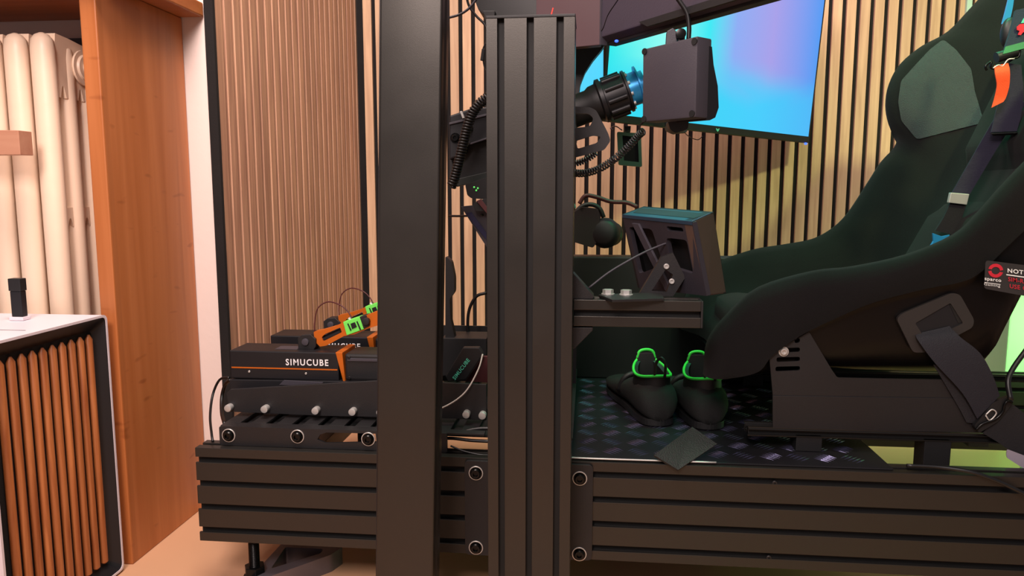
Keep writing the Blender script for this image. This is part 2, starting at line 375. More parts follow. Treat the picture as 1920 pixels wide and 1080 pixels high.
# thin seam marks on the lid
obj('lid_seam', box(-1.2, -.835, 1.02, 1.0212, cz-.0003, cz+.0004), M['dark'], cab)
p = at(38, 600, Z=cz); st = thing('usb_stick', 'small black block standing upright on the white cabinet top', 'stick', (p.x, p.y, cz))
h = .068
obj('body', box(p.x-.0095, p.x+.0095, p.y-.006, p.y+.006, cz+.006, cz+.048, .0015), M['dark'], st)
obj('cap', box(p.x-.0105, p.x+.0105, p.y-.007, p.y+.007, cz+.048, cz+h, .001), M['black'], st)
obj('foot_plate', box(p.x-.012, p.x+.012, p.y-.009, p.y+.009, cz+.0004, cz+.006, .001), M['white'], st)
a = at(0, 240, Y=1.17); b = at(38, 290, Y=1.17)
tag(obj('batten', hexa([(a.x-.4, 1.17, b.z+.001), (b.x, 1.17, b.z), (b.x, 1.17, a.z-.004), (a.x-.4, 1.17, a.z+.004), (a.x-.4, 1.20, b.z+.001), (b.x, 1.20, b.z), (b.x, 1.20, a.z-.004), (a.x-.4, 1.20, a.z+.004)], .001),
        M['pale'], base=(b.x-.1, 1.02, b.z)), 'pale pinkish wooden batten end in front of the radiator', 'batten')

# ================================================================ ALUMINIUM RIG
RF, RZ0, RZ1, RX0 = 1.12, .093, .253, -.635
def slotted(w, h, fs, ts, d=.010, sw=.0046, flip=False):
    "profile outline: width w (u), depth h (v), slots in the v=0 face at fs and in the u=0/u=w faces at ts"
    pts = []
    def slot(c, ax, sgn):   # t-slot: narrow mouth, wider inside
        return [(c-sgn*sw, 0), (c-sgn*sw, .004), (c-sgn*.0075, .004), (c-sgn*.0075, d), (c+sgn*.0075, d), (c+sgn*.0075, .004), (c+sgn*sw, .004), (c+sgn*sw, 0)]
    pts.append((0, 0))
    for c in fs: pts += slot(c, 0, 1)
    pts.append((w, 0))
    for c in ts: pts += [(w-v, u) for u, v in slot(c, 0, 1)]
    pts.append((w, h))
    for c in fs[::-1]: pts += [(u, h-v) for u, v in slot(c, 0, -1)]
    pts.append((0, h))
    for c in ts[::-1]: pts += [(v, u) for u, v in slot(c, 0, -1)]
    return pts
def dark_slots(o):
    "faces inside the t-slots get a near-black colour that paints in their shade"
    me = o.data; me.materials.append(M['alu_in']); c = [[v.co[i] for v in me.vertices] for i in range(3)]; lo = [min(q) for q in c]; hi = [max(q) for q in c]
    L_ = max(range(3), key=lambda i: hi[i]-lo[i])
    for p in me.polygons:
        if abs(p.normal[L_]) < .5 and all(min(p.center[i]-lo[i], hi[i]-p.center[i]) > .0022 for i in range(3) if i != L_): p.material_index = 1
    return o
def profile_x(x0, x1, yf, z0, z1, dep, fs, ts):   # long axis X, front face at y=yf
    return prism(slotted(z1-z0, dep, fs, ts), [], lambda p: (x0, yf+p[1], z1-p[0]), lambda p: (x1, yf+p[1], z1-p[0]), .0008)
S4 = [.02, .06, .10, .14]
rail = thing('base_rail', 'long black four-slot aluminium rail nearest the camera, carrying rig and plates', 'rail', (0, RF, RZ0))
dark_slots(obj('profile', profile_x(RX0, 1.45, RF, RZ0, RZ1, .04, S4, [.02]), M['alu'], rail))
for px, py in ((1453, 907), (1442, 1047)):
    q = at(px, py, Y=RF); bolt(rail, (q.x, RF+.0035, q.z), .0058, 'steel', False, name='slot_screw')
rail2 = thing('base_rail', 'black aluminium rail on the far side of the rig, behind pedals and seat', 'rail', (0, 1.72, RZ0))
dark_slots(obj('profile', profile_x(RX0, 1.45, 1.72, RZ0, RZ1, .04, S4, [.02]), M['alu'], rail2))
for x, w_, lb in ((-.595, .04, 'black crossbar under the pedal plate at the left rig end'), (.42, .04, 'black crossbar under the front of the seat'), (1.1, .04, 'black crossbar behind the seat at the right rig end')):
    tag(obj('crossbar', box(x, x+w_, RF+.0405, 1.7195, RZ0+.005, RZ0+.045, .001), M['alu'], base=(x, 1.4, RZ0)), lb, 'crossbar')
# levelling foot
def lev_foot(x, y, lb):
    ft = thing('levelling_foot', lb, 'foot', (x, y, 0), 'levelling feet under the rails')
    bm = bmesh.new(); pr = []; z = .02
    while z < RZ0-.001: pr += [(z, .009), (z+.0009, .0076), (z+.0018, .009)]; z += .0022
    lathe((x, y, 0), (0, 0, 1), pr, 18, bm); obj('threaded_rod', bm, M['blackbolt'], ft, smooth=60)
    obj('nut', cyl((x, y, .028), (x, y, .044), .0175, n=6, bv=.001), M['blackbolt'], ft)
    obj('flange', cyl((x, y, .020), (x, y, .028), .021, .018, 24), M['blackbolt'], ft)
    obj('pad', lathe((x, y, 0), (0, 0, 1), [(0, .03), (.008, .03), (.014, .022), (.02, .016)], 28), M['black'], ft, smooth=40)
q = at(476, 1030, Y=1.14)
lev_foot(q.x, 1.14, 'black threaded levelling foot under the left end of the near rail')
lev_foot(q.x, 1.74, 'black threaded levelling foot under the left end of the far rail')
lev_foot(1.0, 1.14, 'black threaded levelling foot under the right end of the near rail')
lev_foot(1.0, 1.74, 'black threaded levelling foot under the right end of the far rail')
# upright post 2 with mounting plate
post = thing('slotted_upright', 'black three-slot aluminium upright bolted to the near rail in mid picture', 'upright', (-.081, 1.08, .106))
PX0, PX1, PY, PZ0, PZ1 = -.1405, -.0205, 1.035, .098, .899
dark_slots(obj('profile', prism(slotted(.12, .079, [.02, .06, .10], [.02, .06]), [], lambda p: (PX0+p[0], PY+p[1], PZ0), lambda p: (PX0+p[0], PY+p[1], PZ1), .0004), M['alu'], post))
obj('end_cap', box(PX0-.0005, PX1+.0005, PY-.0005, PY+.0795, PZ1, PZ1+.004, .001), M['black'], post)
mp_ = rnd(xz([(872, 866), (1110, 872), (1110, 1052), (872, 1040)], 1.114), .008)
mpz = [min(p[1] for p in mp_), max(p[1] for p in mp_), min(p[0] for p in mp_), max(p[0] for p in mp_)]
plate = obj('mounting_plate', pl(rnd([(mpz[2], mpz[0]), (mpz[2], mpz[1]), (mpz[3], mpz[1]), (mpz[3], mpz[0])], .008), 1.1145, 1.1195, .0008, raw=True), M['steel'], post)
for px, py in ((892, 888), (892, 1028), (1087, 898), (1086, 1040)):
    q = at(px, py, Y=1.112); bolt(plate, (q.x, 1.1145, q.z), .0115, 'mix')
# plain post 1 (leans slightly)
p1 = thing('plain_upright', 'wide smooth black post nearest the camera, left of the slotted one', 'upright', (-.245, .97, 0))
def lx(z): return -.2895+(z)*.0295
yt = 1.42
bm = prism(rnd([(0, 0), (.0795, 0), (.0795, .05), (0, .05)], .003), [], lambda p: (lx(.0)+p[0], .95+p[1], 0.0), lambda p: (lx(yt)+p[0], .95+p[1], yt), 0)
obj('profile', bm, M['alu'], p1, smooth=40)
bm = hexa([(lx(0)+.0797, .967, .0), (lx(0)+.0797, .981, .0), (lx(yt)+.0797, .981, yt), (lx(yt)+.0797, .967, yt), (lx(0)+.0775, .967, .0), (lx(0)+.0775, .981, .0), (lx(yt)+.0775, .981, yt), (lx(yt)+.0775, .967, yt)])
obj('side_slot', bm, M['alu_in'], p1)
obj('edge_strip', hexa([(lx(0)-.0012, .953, .0), (lx(0)+.0003, .953, 0), (lx(yt)+.0003, .953, yt), (lx(yt)-.0012, .953, yt), (lx(0)-.0012, .998, 0), (lx(0)+.0003, .998, 0), (lx(yt)+.0003, .998, yt), (lx(yt)-.0012, .998, yt)]), M['dark'], p1)
# cast triangular foot behind the rail
T = [at(x, y, Z=.032) for x, y in ((462, 1090), (530, 1017), (644, 1024), (621, 1040), (500, 1083), (482, 1100))]
Hh = [at(x, y, Z=.032) for x, y in ((508, 1066), (535, 1026), (606, 1029), (602, 1037))]
o2 = rnd([(p.x, p.y) for p in T], .006); h2 = rnd([(p.x, p.y) for p in Hh], .005)
tag(obj('triangular_foot', prism(o2, [h2], lambda p: (p[0], p[1], .032), lambda p: (p[0], p[1], .0)), M['silver'], base=(T[0].x, T[0].y, 0), smooth=30),
    'grey cast triangular stand foot on the floor below the left rail end', 'foot')

# ================================================================ PEDALS
ZR = RZ1
pb = thing('pedal_deck', 'black slotted pedal base plate bolted across the left end of the rails', 'pedal base', (-.45, 1.35, ZR))
bar = rnd(xz([(411, 801), (416, 796), (835, 812), (835, 843), (411, 829)], 1.135), .002)
bz = [at(600, 800, Y=1.135).z, at(470, 829, Y=1.135).z]
bx = [at(411, 810, Y=1.135).x, at(838, 810, Y=1.135).x]
z0b, z1b = ZR+.0005, at(412, 799, Y=1.135).z
def zz(px, py, Y=1.135): q = at(px, py, Y=Y); return (q.x, q.z)
hole = [zz(595, 824), zz(600, 815), zz(612, 811), zz(704, 813), zz(706, 829), zz(610, 831)]
obj('front_bar', pl(rnd([(bx[0], z0b), (bx[0], z1b), (bx[1], z1b), (bx[1], z0b)], .004), 1.135, 1.14, 0, [hole], raw=True), M['steel'], pb)
obj('deck', box(bx[0], -.16, 1.14, 1.158, z1b-.004, z1b, .0008), M['steel'], pb)
obj('deck', box(bx[0], -.16, 1.60, 1.70, z1b-.004, z1b, .0008), M['steel'], pb)
obj('rear_bar', box(bx[0], -.16, 1.695, 1.70, z0b, z1b-.004), M['steel'], pb)
obj('shade_sheet', box(bx[0]+.003, -.02, 1.158, 1.64, z1b-.012, z1b-.009), M['black'], pb)  # added black sheet standing in for the shade below the slats
pieces('cross_slat', box(0, .026, 1.158, 1.60, z1b-.004, z1b, .0008), M['steel'], pb, [(bx[0]+.0445*k, 0, 0) for k in range(10)])
for px, py in ((428, 817), (557, 819), (690, 824)):
    q = at(px, py, Y=1.133); bolt(pb, (q.x, 1.135, q.z), .0115, 'mix')
# side plates that carry the pedals
sp = xz([(424, 738), (432, 730), (600, 720), (720, 713), (912, 721), (912, 788), (850, 785), (603, 780), (430, 772)], 1.19)
obj('side_plate', pl(sp, 1.19, 1.195, .0008, raw=True), M['steel'], pb)
for px, py in ((430, 764), (498, 766), (593, 769), (662, 771), (714, 772), (792, 775), (875, 776), (905, 778)):
    q = at(px, py, Y=1.185); bm = cyl((q.x, 1.178, q.z), (q.x, 1.1905, q.z), .0062, n=18, bv=.0012)
    obj('side_bolt', bm, M['zinc'], pb, smooth=40)
obj('side_plate', pl(sp, 1.44, 1.445, .0008, raw=True), M['steel'], pb)
up_ = xz([(430, 712), (700, 716), (760, 716), (760, 742), (600, 738), (432, 740)], 1.215)
obj('upper_tray', pl(up_, 1.215, 1.43, .001, raw=True), M['dark'], pb)
obj('tray_tab', pl([(523, 722), (532, 713), (606, 717), (598, 724)], 1.213, 1.2155, .0003), M['grey'], pb)
obj('tray_tab', pl([(640, 724), (652, 716), (700, 718), (690, 725)], 1.213, 1.2155, .0003), M['dark'], pb)
def actuator(Y, dy, px0, txt, lb, dx=0.):
    zt, zb = at(430, 657, Y=1.22).z, at(430, 709, Y=1.22).z; x0 = at(px0, 660, Y=Y).x; w1 = .195
    t = thing('pedal_actuator', lb, 'pedal actuator', (x0+.1, Y, zb))
    body = obj('body', box(x0, x0+w1, Y, Y+dy, zb, zt, .002), M['dark'], t)
    obj('stripe', box(x0+.003, x0+w1-.002, Y-.0006, Y+.001, zb+.0185, zb+.0207), M['orange'], t)
    obj('window', box(x0+.075, x0+.115, Y+.018, Y+.045, zt-.0005, zt+.0006), M['grey'], t)
    fl = [(x0+w1-.004, zt+.001), (x0+w1+.008, zt+.001), (x0+w1+.012, zb), (x0+w1+.008, zb)]
    obj('flange', prism(fl, [], lambda p: (p[0], Y-.002, p[1]), lambda p: (p[0], Y+dy+.002, p[1]), .0008), M['orange'], t, )
    obj('motor', box(x0+w1+.011, x0+w1+.13, Y+.001, Y+dy-.001, zb+.001, zt-.002, .004), M['steel'], t)
    obj('motor_rib', box(x0+w1+.016, x0+w1+.128, Y-.001, Y+.002, zt-.014, zt-.009, .0006), M['grey'], t)
    for a_, b_ in ((.035, .013), (.137, .012)): bolt(t, (x0+a_, Y, zb+b_), .0028, 'zinc', False, name='screw')
    for b_ in (zb+.006, zt-.008): bolt(t, (x0+w1+.019, Y, b_), .0035, 'steel', False, name='screw')
    text('SIMUCUBE', (x0+.1015, Y-.0003, zt-.024), (x0+.1775, Y-.0003, zt-.0235), (0, 0, .0115), M['whitep'], t, bold=.02, spacing=1.25)
    return x0, zt, zb
ax0, azt, azb = actuator(1.22, .068, 430, '', 'nearest black pedal actuator with orange stripe, on the pedal base')
bx0, bzt, bzb = actuator(1.36, .068, 508, '', 'second black pedal actuator, partly hidden behind the nearest one')
def arm(Y, dxp, dyp, lb, first):
    P = lambda x, y: (x+dxp, y+dyp)
    t = thing('pedal_linkage', lb, 'pedal', (at(575+dxp, 655+dyp, Y=Y).x, Y, azt), 'pedal linkage arms')
    k = 1.0 if first else 1.22/1.36*1.02
    def sc(x, y): return (575+(x-575)*k+dxp, 640+(y-640)*k+dyp)
    out = rnd(xz([sc(*p) for p in [(588, 622), (604, 619), (628, 612), (645, 604), (690, 590), (735, 572), (735, 602), (690, 616), (664, 627), (645, 630), (612, 648), (600, 650), (590, 640)]], Y), .002)
    hl = rnd(xz([sc(*p) for p in [(603, 632), (610, 626), (638, 614), (641, 623), (606, 640)]], Y), .002)
    obj('link', pl(out, Y, Y+.018, 0, [hl], raw=True), M['orange'], t)
    obj('clevis', pl([sc(*p) for p in [(559, 655), (558, 634), (566, 628), (582, 627), (592, 636), (592, 650), (588, 656)]], Y-.004, Y+.022, .001), M['steel'], t)
    q = at(*sc(573, 641), Y=Y-.004); obj('pivot_pin', cyl((q.x, Y-.0075, q.z), (q.x, Y+.02, q.z), .0062, n=24, bv=.001), M['grey'], t, smooth=40)
    obj('damper', tube([at(*sc(606, 637), Y=Y+.009), at(*sc(640, 622), Y=Y+.009)], .0062, 14, sub=0), M['dark'], t, smooth=50)
    gb = obj('load_cell', pl([sc(*p) for p in [(643, 604), (674, 594), (683, 617), (650, 629)]], Y-.003, Y+.021, .001), M['green'], t)
    obj('load_cell_mark', pl([sc(*p) for p in [(657, 607), (665, 604), (669, 613), (660, 617)]], Y-.004, Y-.002, 0), M['dark'], gb)
    obj('load_cell_mark', pl([sc(*p) for p in [(651, 607), (653, 606.5), (659, 619), (656.5, 620)]], Y-.004, Y-.002, 0), M['dark'], gb)
    obj('load_cell_mark', pl([sc(*p) for p in [(668, 603), (670, 602), (677, 618), (674.5, 619)]], Y-.004, Y-.002, 0), M['dark'], gb)
    obj('joint', pl([sc(*p) for p in [(674, 594), (686, 591), (693, 611), (681, 617)]], Y-.003, Y+.021, .001), M['steel'], t)
    q = at(*sc(687, 602), Y=Y-.003); obj('joint_knob', cyl((q.x, Y-.009, q.z), (q.x, Y, q.z), .0065, n=16, bv=.001), M['black'], t, smooth=40)
    obj('signal_cable', tube([at(*sc(591, 634), Y=Y+.02), at(*sc(590, 606), Y=Y+.02), at(*sc(596, 578), Y=Y+.02), at(*sc(615, 566), Y=Y+.02), at(*sc(638, 572), Y=Y+.01), at(*sc(652, 584), Y=Y+.008), at(*sc(660, 597), Y=Y+.006)], .0012, 6), M['maroon'], t, smooth=True)
    q0, q1 = at(*sc(654, 596), Y=Y+.006), at(*sc(659, 602), Y=Y+.006); obj('cable_plug', cyl(q0, q1, .003, n=10), M['zinc'], t)
arm(1.245, 0, 0, 'orange pedal linkage arm with lime green load cell on the nearest actuator', True)
arm(1.385, 47, -32, 'orange pedal linkage arm behind the nearest one, on the second actuator', False)
# pedal pieces seen between the uprights
pd = thing('pedal_lever', 'black pedal lever with mint lettering seen between the two posts', 'pedal', (-.16, 1.24, .33))
zA = xz([(835, 706), (868, 652), (898, 652), (906, 664), (874, 712), (840, 716)], 1.235)
obj('lever', pl(zA, 1.235, 1.25, .0015, raw=True), M['black'], pd)
obj('lever_block', pl([(800, 800-112), (828, 634), (912, 635), (912, 666), (884, 700), (800, 708)], 1.33, 1.40, .001), M['black'], pd)
obj('cover', pl([(872, 716), (905, 668), (935, 668), (935, 718)], 1.256, 1.262, .001), M['maroon'], pd)
p0, p1_ = at(853.5, 713, Y=1.2345), at(881.5, 676, Y=1.2345)
hv = at(845, 706, Y=1.2345)-at(850.5, 711, Y=1.2345)
text('SIMUCUBE', p0, p1_, hv*1.0, M['tealp'], pd, bold=.02)
def cable(pts, r, lb, m='wire', name='cable', part=None, grp=None):
    o = obj(name, tube([at(x, y, Y=Y) for x, y, Y in pts], r, 8), M[m], part, base=None if part else at(pts[0][0], pts[0][1], Y=pts[0][2]), smooth=True)
    if not part: tag(o, lb, 'cable', grp)
    return o
cable([(905, 664, 1.20), (898, 690, 1.19), (880, 725, 1.18), (862, 745, 1.175), (835, 762, 1.17), (800, 775, 1.17)], .0013, 'thin pale cable crossing the pedal side plate between the posts', 'wirew')
cable([(820, 808, 1.16), (848, 812, 1.158), (870, 809, 1.158), (895, 804, 1.16), (930, 803, 1.16)], .003, 'black cable lying over the near rail between the posts', 'wire')
cable([(820, 822, 1.15), (850, 822, 1.15), (885, 826, 1.15), (930, 828, 1.15)], .0028, 'lower black cable lying on the near rail between the posts', 'wire')
cable([(845, 836, 1.14), (870, 846, 1.138), (905, 853, 1.138), (935, 852, 1.138)], .0016, 'thin dark cable sagging along the rail edge between the posts', 'wire')
cable([(430, 708, 1.23), (412, 712, 1.24), (399, 740, 1.24), (394, 780, 1.20), (397, 815, 1.16), (399, 828, 1.15)], .0022, 'black cable looping outward left of the pedal base')
cable([(432, 712, 1.26), (422, 722, 1.27), (416, 745, 1.27), (416, 775, 1.24), (421, 795, 1.20)], .0032, 'thick black cable looping behind the left pedal plate')
# slim box standing on the deck behind, seen through the bar slot, plus far pedal wall
hb = tag(obj('heel_plate', box(-.40, -.02, 1.47, 1.475, z1b+.001, .40), M['steel'], base=(-.2, 1.47, z1b)), 'black upright steel plate behind the pedals between the posts', 'plate')

# ================================================================ FOOT PLATE with tread, panel, mat, shoes
fp = thing('tread_plate', 'dark chequer plate floor between the rails under the shoes', 'floor plate', (.3, 1.43, ZR))
FX0, FX1 = -.15, .46
obj('sheet', box(FX0, FX1, 1.128, 1.735, ZR+.0005, ZR+.003, .0008), M['dark'], fp)
bm = bmesh.new(); zt = ZR+.003
for i in range(14):
    for j in range(13):
        cx_, cy_ = FX0+.03+.041*i, 1.165+.045*j; d = 1 if (i+j) % 2 else -1
        for s in range(-2, 3):
            a_ = radians(42*d); u = Vector((cos(a_), sin(a_), 0)); n_ = Vector((-u.y, u.x, 0)); c = Vector((cx_, cy_, zt))+n_*s*.0065
            l_ = .0145-abs(s)*.001
            v = [bm.verts.new(c-u*l_), bm.verts.new(c+n_*.0015), bm.verts.new(c+u*l_), bm.verts.new(c-n_*.0015)]; t_ = bm.verts.new(c+Vector((0, 0, .0016)))
            for k in range(4): bm.faces.new((v[k], v[(k+1) % 4], t_))
obj('tread_bar', bm, mat('tread_metal_reflection', '5a5a78', .3, .8), fp, kind='stuff')  # bluish metal colour paints in the monitor's reflected light
obj('edge_lip', tube([(FX0, 1.127, ZR+.0035), (.02, 1.124, ZR+.004), (.10, 1.126, ZR+.0035), (.2, 1.127, ZR+.0035)], .0016, 6), M['zinc'], fp, smooth=True)
dk = tag(obj('dark_cabinet', box(-.16, .44, 1.64, 1.70, ZR+.0035, .528, .003), M['teal'], base=(.1, 1.67, ZR)), 'dark box-like cabinet behind the tread plate under the headset', 'cabinet')
M['teal'].node_tree.nodes['Principled BSDF'].inputs['Base Color'].default_value = lin('0d1512')
# flap/mat over the rail
mt = prism([(0, 0), (1, 0), (1, 1), (0, 1)], [],
           lambda p: (at(1226, 853, Y=1.118)*(1-p[0])*(1-p[1])+at(1272, 881, Y=1.108)*p[0]*(1-p[1])+at(1345, 832, Y=1.150)*p[0]*p[1]+at(1298, 800, Y=1.172)*(1-p[0])*p[1]),
           lambda p: (at(1226, 853, Y=1.118)*(1-p[0])*(1-p[1])+at(1272, 881, Y=1.108)*p[0]*(1-p[1])+at(1345, 832, Y=1.150)*p[0]*p[1]+at(1298, 800, Y=1.172)*(1-p[0])*p[1])+Vector((-.001, .002, -.003)), .0005)
tag(obj('mat_flap', mt, mat('grip_sheet', '171716', .6, bump=.7, bscale=500), base=at(1272, 881, Y=1.108)), 'dark textured flap of matting hanging over the near rail by the shoes', 'mat')
def shoe(org, ang, lb):
    t = thing('racing_shoe', lb, 'shoe', org, 'racing shoes on the tread plate')
    # local: x forward (toe), z up; sections along length: (x, halfwidth, z top, ankle opening)
    R = Matrix.Rotation(ang, 3, 'Z'); O = Vector(org)
    def L(v): return O+R @ Vector((v[0], v[1], v[2]*.74))
    secs = [(-.125, .012, .045), (-.120, .026, .075), (-.105, .036, .098), (-.08, .040, .105), (-.05, .040, .100), (-.02, .040, .092), (.01, .043, .078), (.05, .048, .062), (.09, .050, .052), (.125, .044, .046), (.15, .030, .038), (.162, .012, .028)]
    bm = bmesh.new(); rings = []
    for x, hw, zt_ in secs:
        r_ = []
        for k in range(20):
            a_ = 2*pi*k/20; cy_, cz_ = cos(a_), sin(a_); py_ = hw*abs(cy_)**.75*(1 if cy_ > 0 else -1); pz = .012+(zt_-.012)*(.5+.5*abs(cz_)**.8*(1 if cz_ > 0 else -1))
            if x < -.01 and cz_ > 0: py_ *= 1-.35*cz_**2
            r_.append(bm.verts.new(L((x, py_, pz))))
        rings.append(r_)
    for A, B in zip(rings, rings[1:]):
        for k in range(20): bm.faces.new((A[k], A[(k+1) % 20], B[(k+1) % 20], B[k]))
    bm.faces.new(rings[0][::-1]); bm.faces.new(rings[-1]); obj('upper', bm, mat('shoe_suede', '0d0d0d', .8, bump=.4, bscale=900), t, smooth=True)
    so = [(-.128, 0), (-.115, .028), (-.06, .036), (0, .036), (.06, .046), (.12, .046), (.158, .025), (.168, 0)]
    loop = rnd(so+[(x, -y) for x, y in so[::-1][1:-1]], .03)
    obj('sole', prism(loop, [], lambda p: L((p[0], p[1], .0)), lambda p: L((p[0], p[1], .016)), .002), M['black'], t)
    # collar: high at heel tab and tongue, dips at ankle
    c = []
    for k in range(20):
        a_ = 2*pi*k/20; x = -.062+.048*cos(a_); y = .031*sin(a_); z = .112+.016*abs(cos(a_))**2+.010*cos(a_)
        c.append((x, y, z))
    bm = bmesh.new(); A = [bm.verts.new(L((x, y*1.12, .06))) for x, y, z in c]; B = [bm.verts.new(L(v)) for v in c]; C_ = [bm.verts.new(L((x*.9-.006, y*.75, z-.004))) for x, y, z in c]; D = [bm.verts.new(L((x, y*.7, .05))) for x, y, z in c]
    for P_, Q_ in ((A, B), (B, C_), (C_, D)):
        for k in range(20): bm.faces.new((P_[k], P_[(k+1) % 20], Q_[(k+1) % 20], Q_[k]))
    obj('collar', bm, M['black'], t, smooth=50)
    cc = [L((x*1.0, y*1.04, z)) for x, y, z in c]; obj('lime_trim', tube(cc+[cc[0]], .0026, 8, sub=3), M['lime'], t, smooth=True)
    obj('heel_loop', tube([L((-.115, -.008, .115)), L((-.125, -.006, .15)), L((-.12, .0, .165)), L((-.11, .006, .15)), L((-.108, .008, .118))], .0025, 6), M['black'], t, smooth=True)
    tg = hexa([L((-.03, -.02, .088)), L((-.03, .02, .088)), L((-.022, .018, .15)), L((-.022, -.018, .15)), L((-.022, -.02, .088)), L((-.022, .02, .088)), L((-.016, .018, .15)), L((-.016, -.018, .15))], .002)
    obj('tongue', tg, M['black'], t)
    obj('tongue_trim', tube([L((-.022, -.018, .120)), L((-.02, -.012, .153)), L((-.02, .012, .153)), L((-.022, .018, .120))], .0028, 8), M['lime'], t, smooth=True)
    obj('instep_strap', tube([L((.012, -.044, .04)), L((.008, -.03, .078)), L((.008, 0, .087)), L((.008, .03, .078)), L((.012, .044, .04))], .006, 8), M['black'], t, smooth=True)
zS = ZR+.0048
q1 = at(1226, 800, Z=zS); q2 = at(1322, 806, Z=zS)
shoe((q1.x-.012, q1.y+.125, zS), radians(101), 'left black racing shoe with lime green collar trim, toe pointing away')
shoe((q2.x-.004, q2.y+.125, zS), radians(96), 'right black racing shoe with lime green collar trim, beside the seat bracket')

# ================================================================ SHORT BEAM, BUTTON BOX
bz0, bz1 = at(1200, 613, Y=1.08).z, at(1200, 563, Y=1.08).z; bmx = at(1314, 590, Y=1.08).x
sb = thing('short_beam', 'short black slotted beam reaching right from the slotted upright', 'beam', (.08, 1.1, bz0))
dark_slots(obj('profile', profile_x(PX1+.001, bmx, 1.078, bz0, bz1, .040, [(bz1-bz0)/2], [.02]), M['alu'], sb))
obj('end_cap', box(bmx, bmx+.003, 1.0775, 1.1185, bz0, bz1, .001), M['black'], sb)
obj('gusset', pl([(1064, 509), (1071, 508), (1114, 556), (1112, 561), (1064, 561)], 1.082, 1.115, .0008), M['steel'], sb)
obj('gusset', pl([(1064, 614), (1112, 614), (1111, 620), (1077, 654), (1064, 654)], 1.082, 1.115, .0008), M['steel'], sb)
zt_ = bz1
bb = thing('button_box', 'dark wheel-side button box tilted on an arm above the short beam', 'button box', (.14, 1.1, zt_))
obj('foot_plate', hexa([at(1122, 552, Z=zt_+.0045)*1, at(1148, 562, Z=zt_+.0045), at(1245, 559, Z=zt_+.0045), at(1240, 547, Z=zt_+.0045)] + [at(x, y, Z=zt_+.0045)-Vector((0, 0, .004)) for x, y in ((1122, 552), (1148, 562), (1245, 559), (1240, 547))], .0006), M['steel'], bb)
for px, py in ((1140, 552), (1174, 553)):
    q = at(px, py, Z=zt_+.0045); hb_ = bmesh.new(); cyl(q, q+Vector((0, 0, .0015)), .0098, n=20, bm=hb_); cyl(q+Vector((0, 0, .0015)), q+Vector((0, 0, .0075)), .0082, n=6, bm=hb_); obj('hex_bolt', hb_, M['zinc'], bb)
obj('arm', pl([(1196, 556), (1240, 482), (1262, 474), (1285, 520), (1262, 556)], 1.135, 1.15, .001, holes=[[(1222, 545), (1248, 505), (1262, 515), (1250, 548)]]), M['steel'], bb)
for px, py in ((1250, 500), (1260, 528)): q = at(px, py, Y=1.13); bolt(bb, (q.x, 1.135, q.z), .006, 'zinc', False, name='arm_bolt')
# body: near bottom/top corners then the others
A0, A1 = at(1325, 555, Y=1.10), at(1298, 415, Y=1.10)
B0, B1 = at(1362, 550, Y=1.165), at(1338, 397, Y=1.165)
C0, C1 = at(1196, 540, Y=1.24), at(1166, 402, Y=1.24)
D0, D1 = C0+(B0-A0), C1+(B1-A1)
nIN = (C0-A0).cross(A1-A0).normalized(); nIN = nIN if nIN.y < 0 else -nIN
body = obj('housing', hexa([A0, B0, B1, A1, A0.lerp(C0, .12), D0.lerp(B0, .88), D1.lerp(B1, .88), A1.lerp(C1, .12)], .002), mat('side_warm_light', '4a3a33', .5, bump=.1), bb)  # lighter brown paints warm front light into the near side
obj('end_wall', hexa([C0, D0, D1, C1, C0.lerp(A0, .03), D0.lerp(B0, .03), D1.lerp(B1, .03), C1.lerp(A1, .03)]), M['black'], bb)
obj('inner_body', hexa([p-nIN*.018 for p in (A0.lerp(C0, .1), C0.lerp(A0, .04), C1.lerp(A1, .04), A1.lerp(C1, .1))]+[A0.lerp(C0, .1).lerp(B0, .8), C0.lerp(A0, .04).lerp(D0, .8), C1.lerp(A1, .04).lerp(D1, .8), A1.lerp(C1, .1).lerp(B1, .8)]), M['black'], bb)
obj('top_cover', hexa([A1, B1, D1, C1, A1-Vector((0, 0, .006)), B1-Vector((0, 0, .006)), D1-Vector((0, 0, .006)), C1-Vector((0, 0, .006))], .001), mat('top_cyan_light', '1a3040', .32), bb)  # the monitor's cyan light is painted into the blue of the top
obj('face_panel', hexa([B0.lerp(A0, .15), D0.lerp(C0, .15), D1.lerp(C1, .15), B1.lerp(A1, .15), B0, D0, D1, B1], .001), M['black'], bb)
# lattice back frame on the A-C face
def ac(u, v): return (A0*(1-u)+C0*u)*(1-v)+(A1*(1-u)+C1*u)*v
nAC = (C0-A0).cross(A1-A0).normalized(); nAC = nAC if nAC.y < 0 else -nAC
ho = [[(.12, .28), (.40, .34), (.40, .74), (.12, .74)], [(.52, .36), (.58, .84), (.93, .84), (.93, .20)], [(.14, .84), (.36, .84), (.36, .9), (.14, .9)]]
ho = [rnd(h_, .05, 3) for h_ in ho]
obj('back_frame', prism([(0, 0), (0, .985), (1, .985), (1, 0)], ho, lambda p: ac(*p), lambda p: ac(*p)-nAC*.008, 0), mat('frame_grey', '2a272e', .5, bump=.1), bb)
obj('back_rib', hexa([ac(.45, .02)+nAC*.004, ac(.54, .02)+nAC*.004, ac(.84, .9)+nAC*.004, ac(.74, .9)+nAC*.004, ac(.45, .02), ac(.54, .02), ac(.84, .9), ac(.74, .9)], .0005), M['grey'], bb)
cable([(1104, 540, 1.12), (1140, 512, 1.13), (1180, 488, 1.14), (1215, 470, 1.15), (1250, 456, 1.16), (1262, 454, 1.17)], .0017, 'thin grey cable rising from the beam to the button box', 'grey')

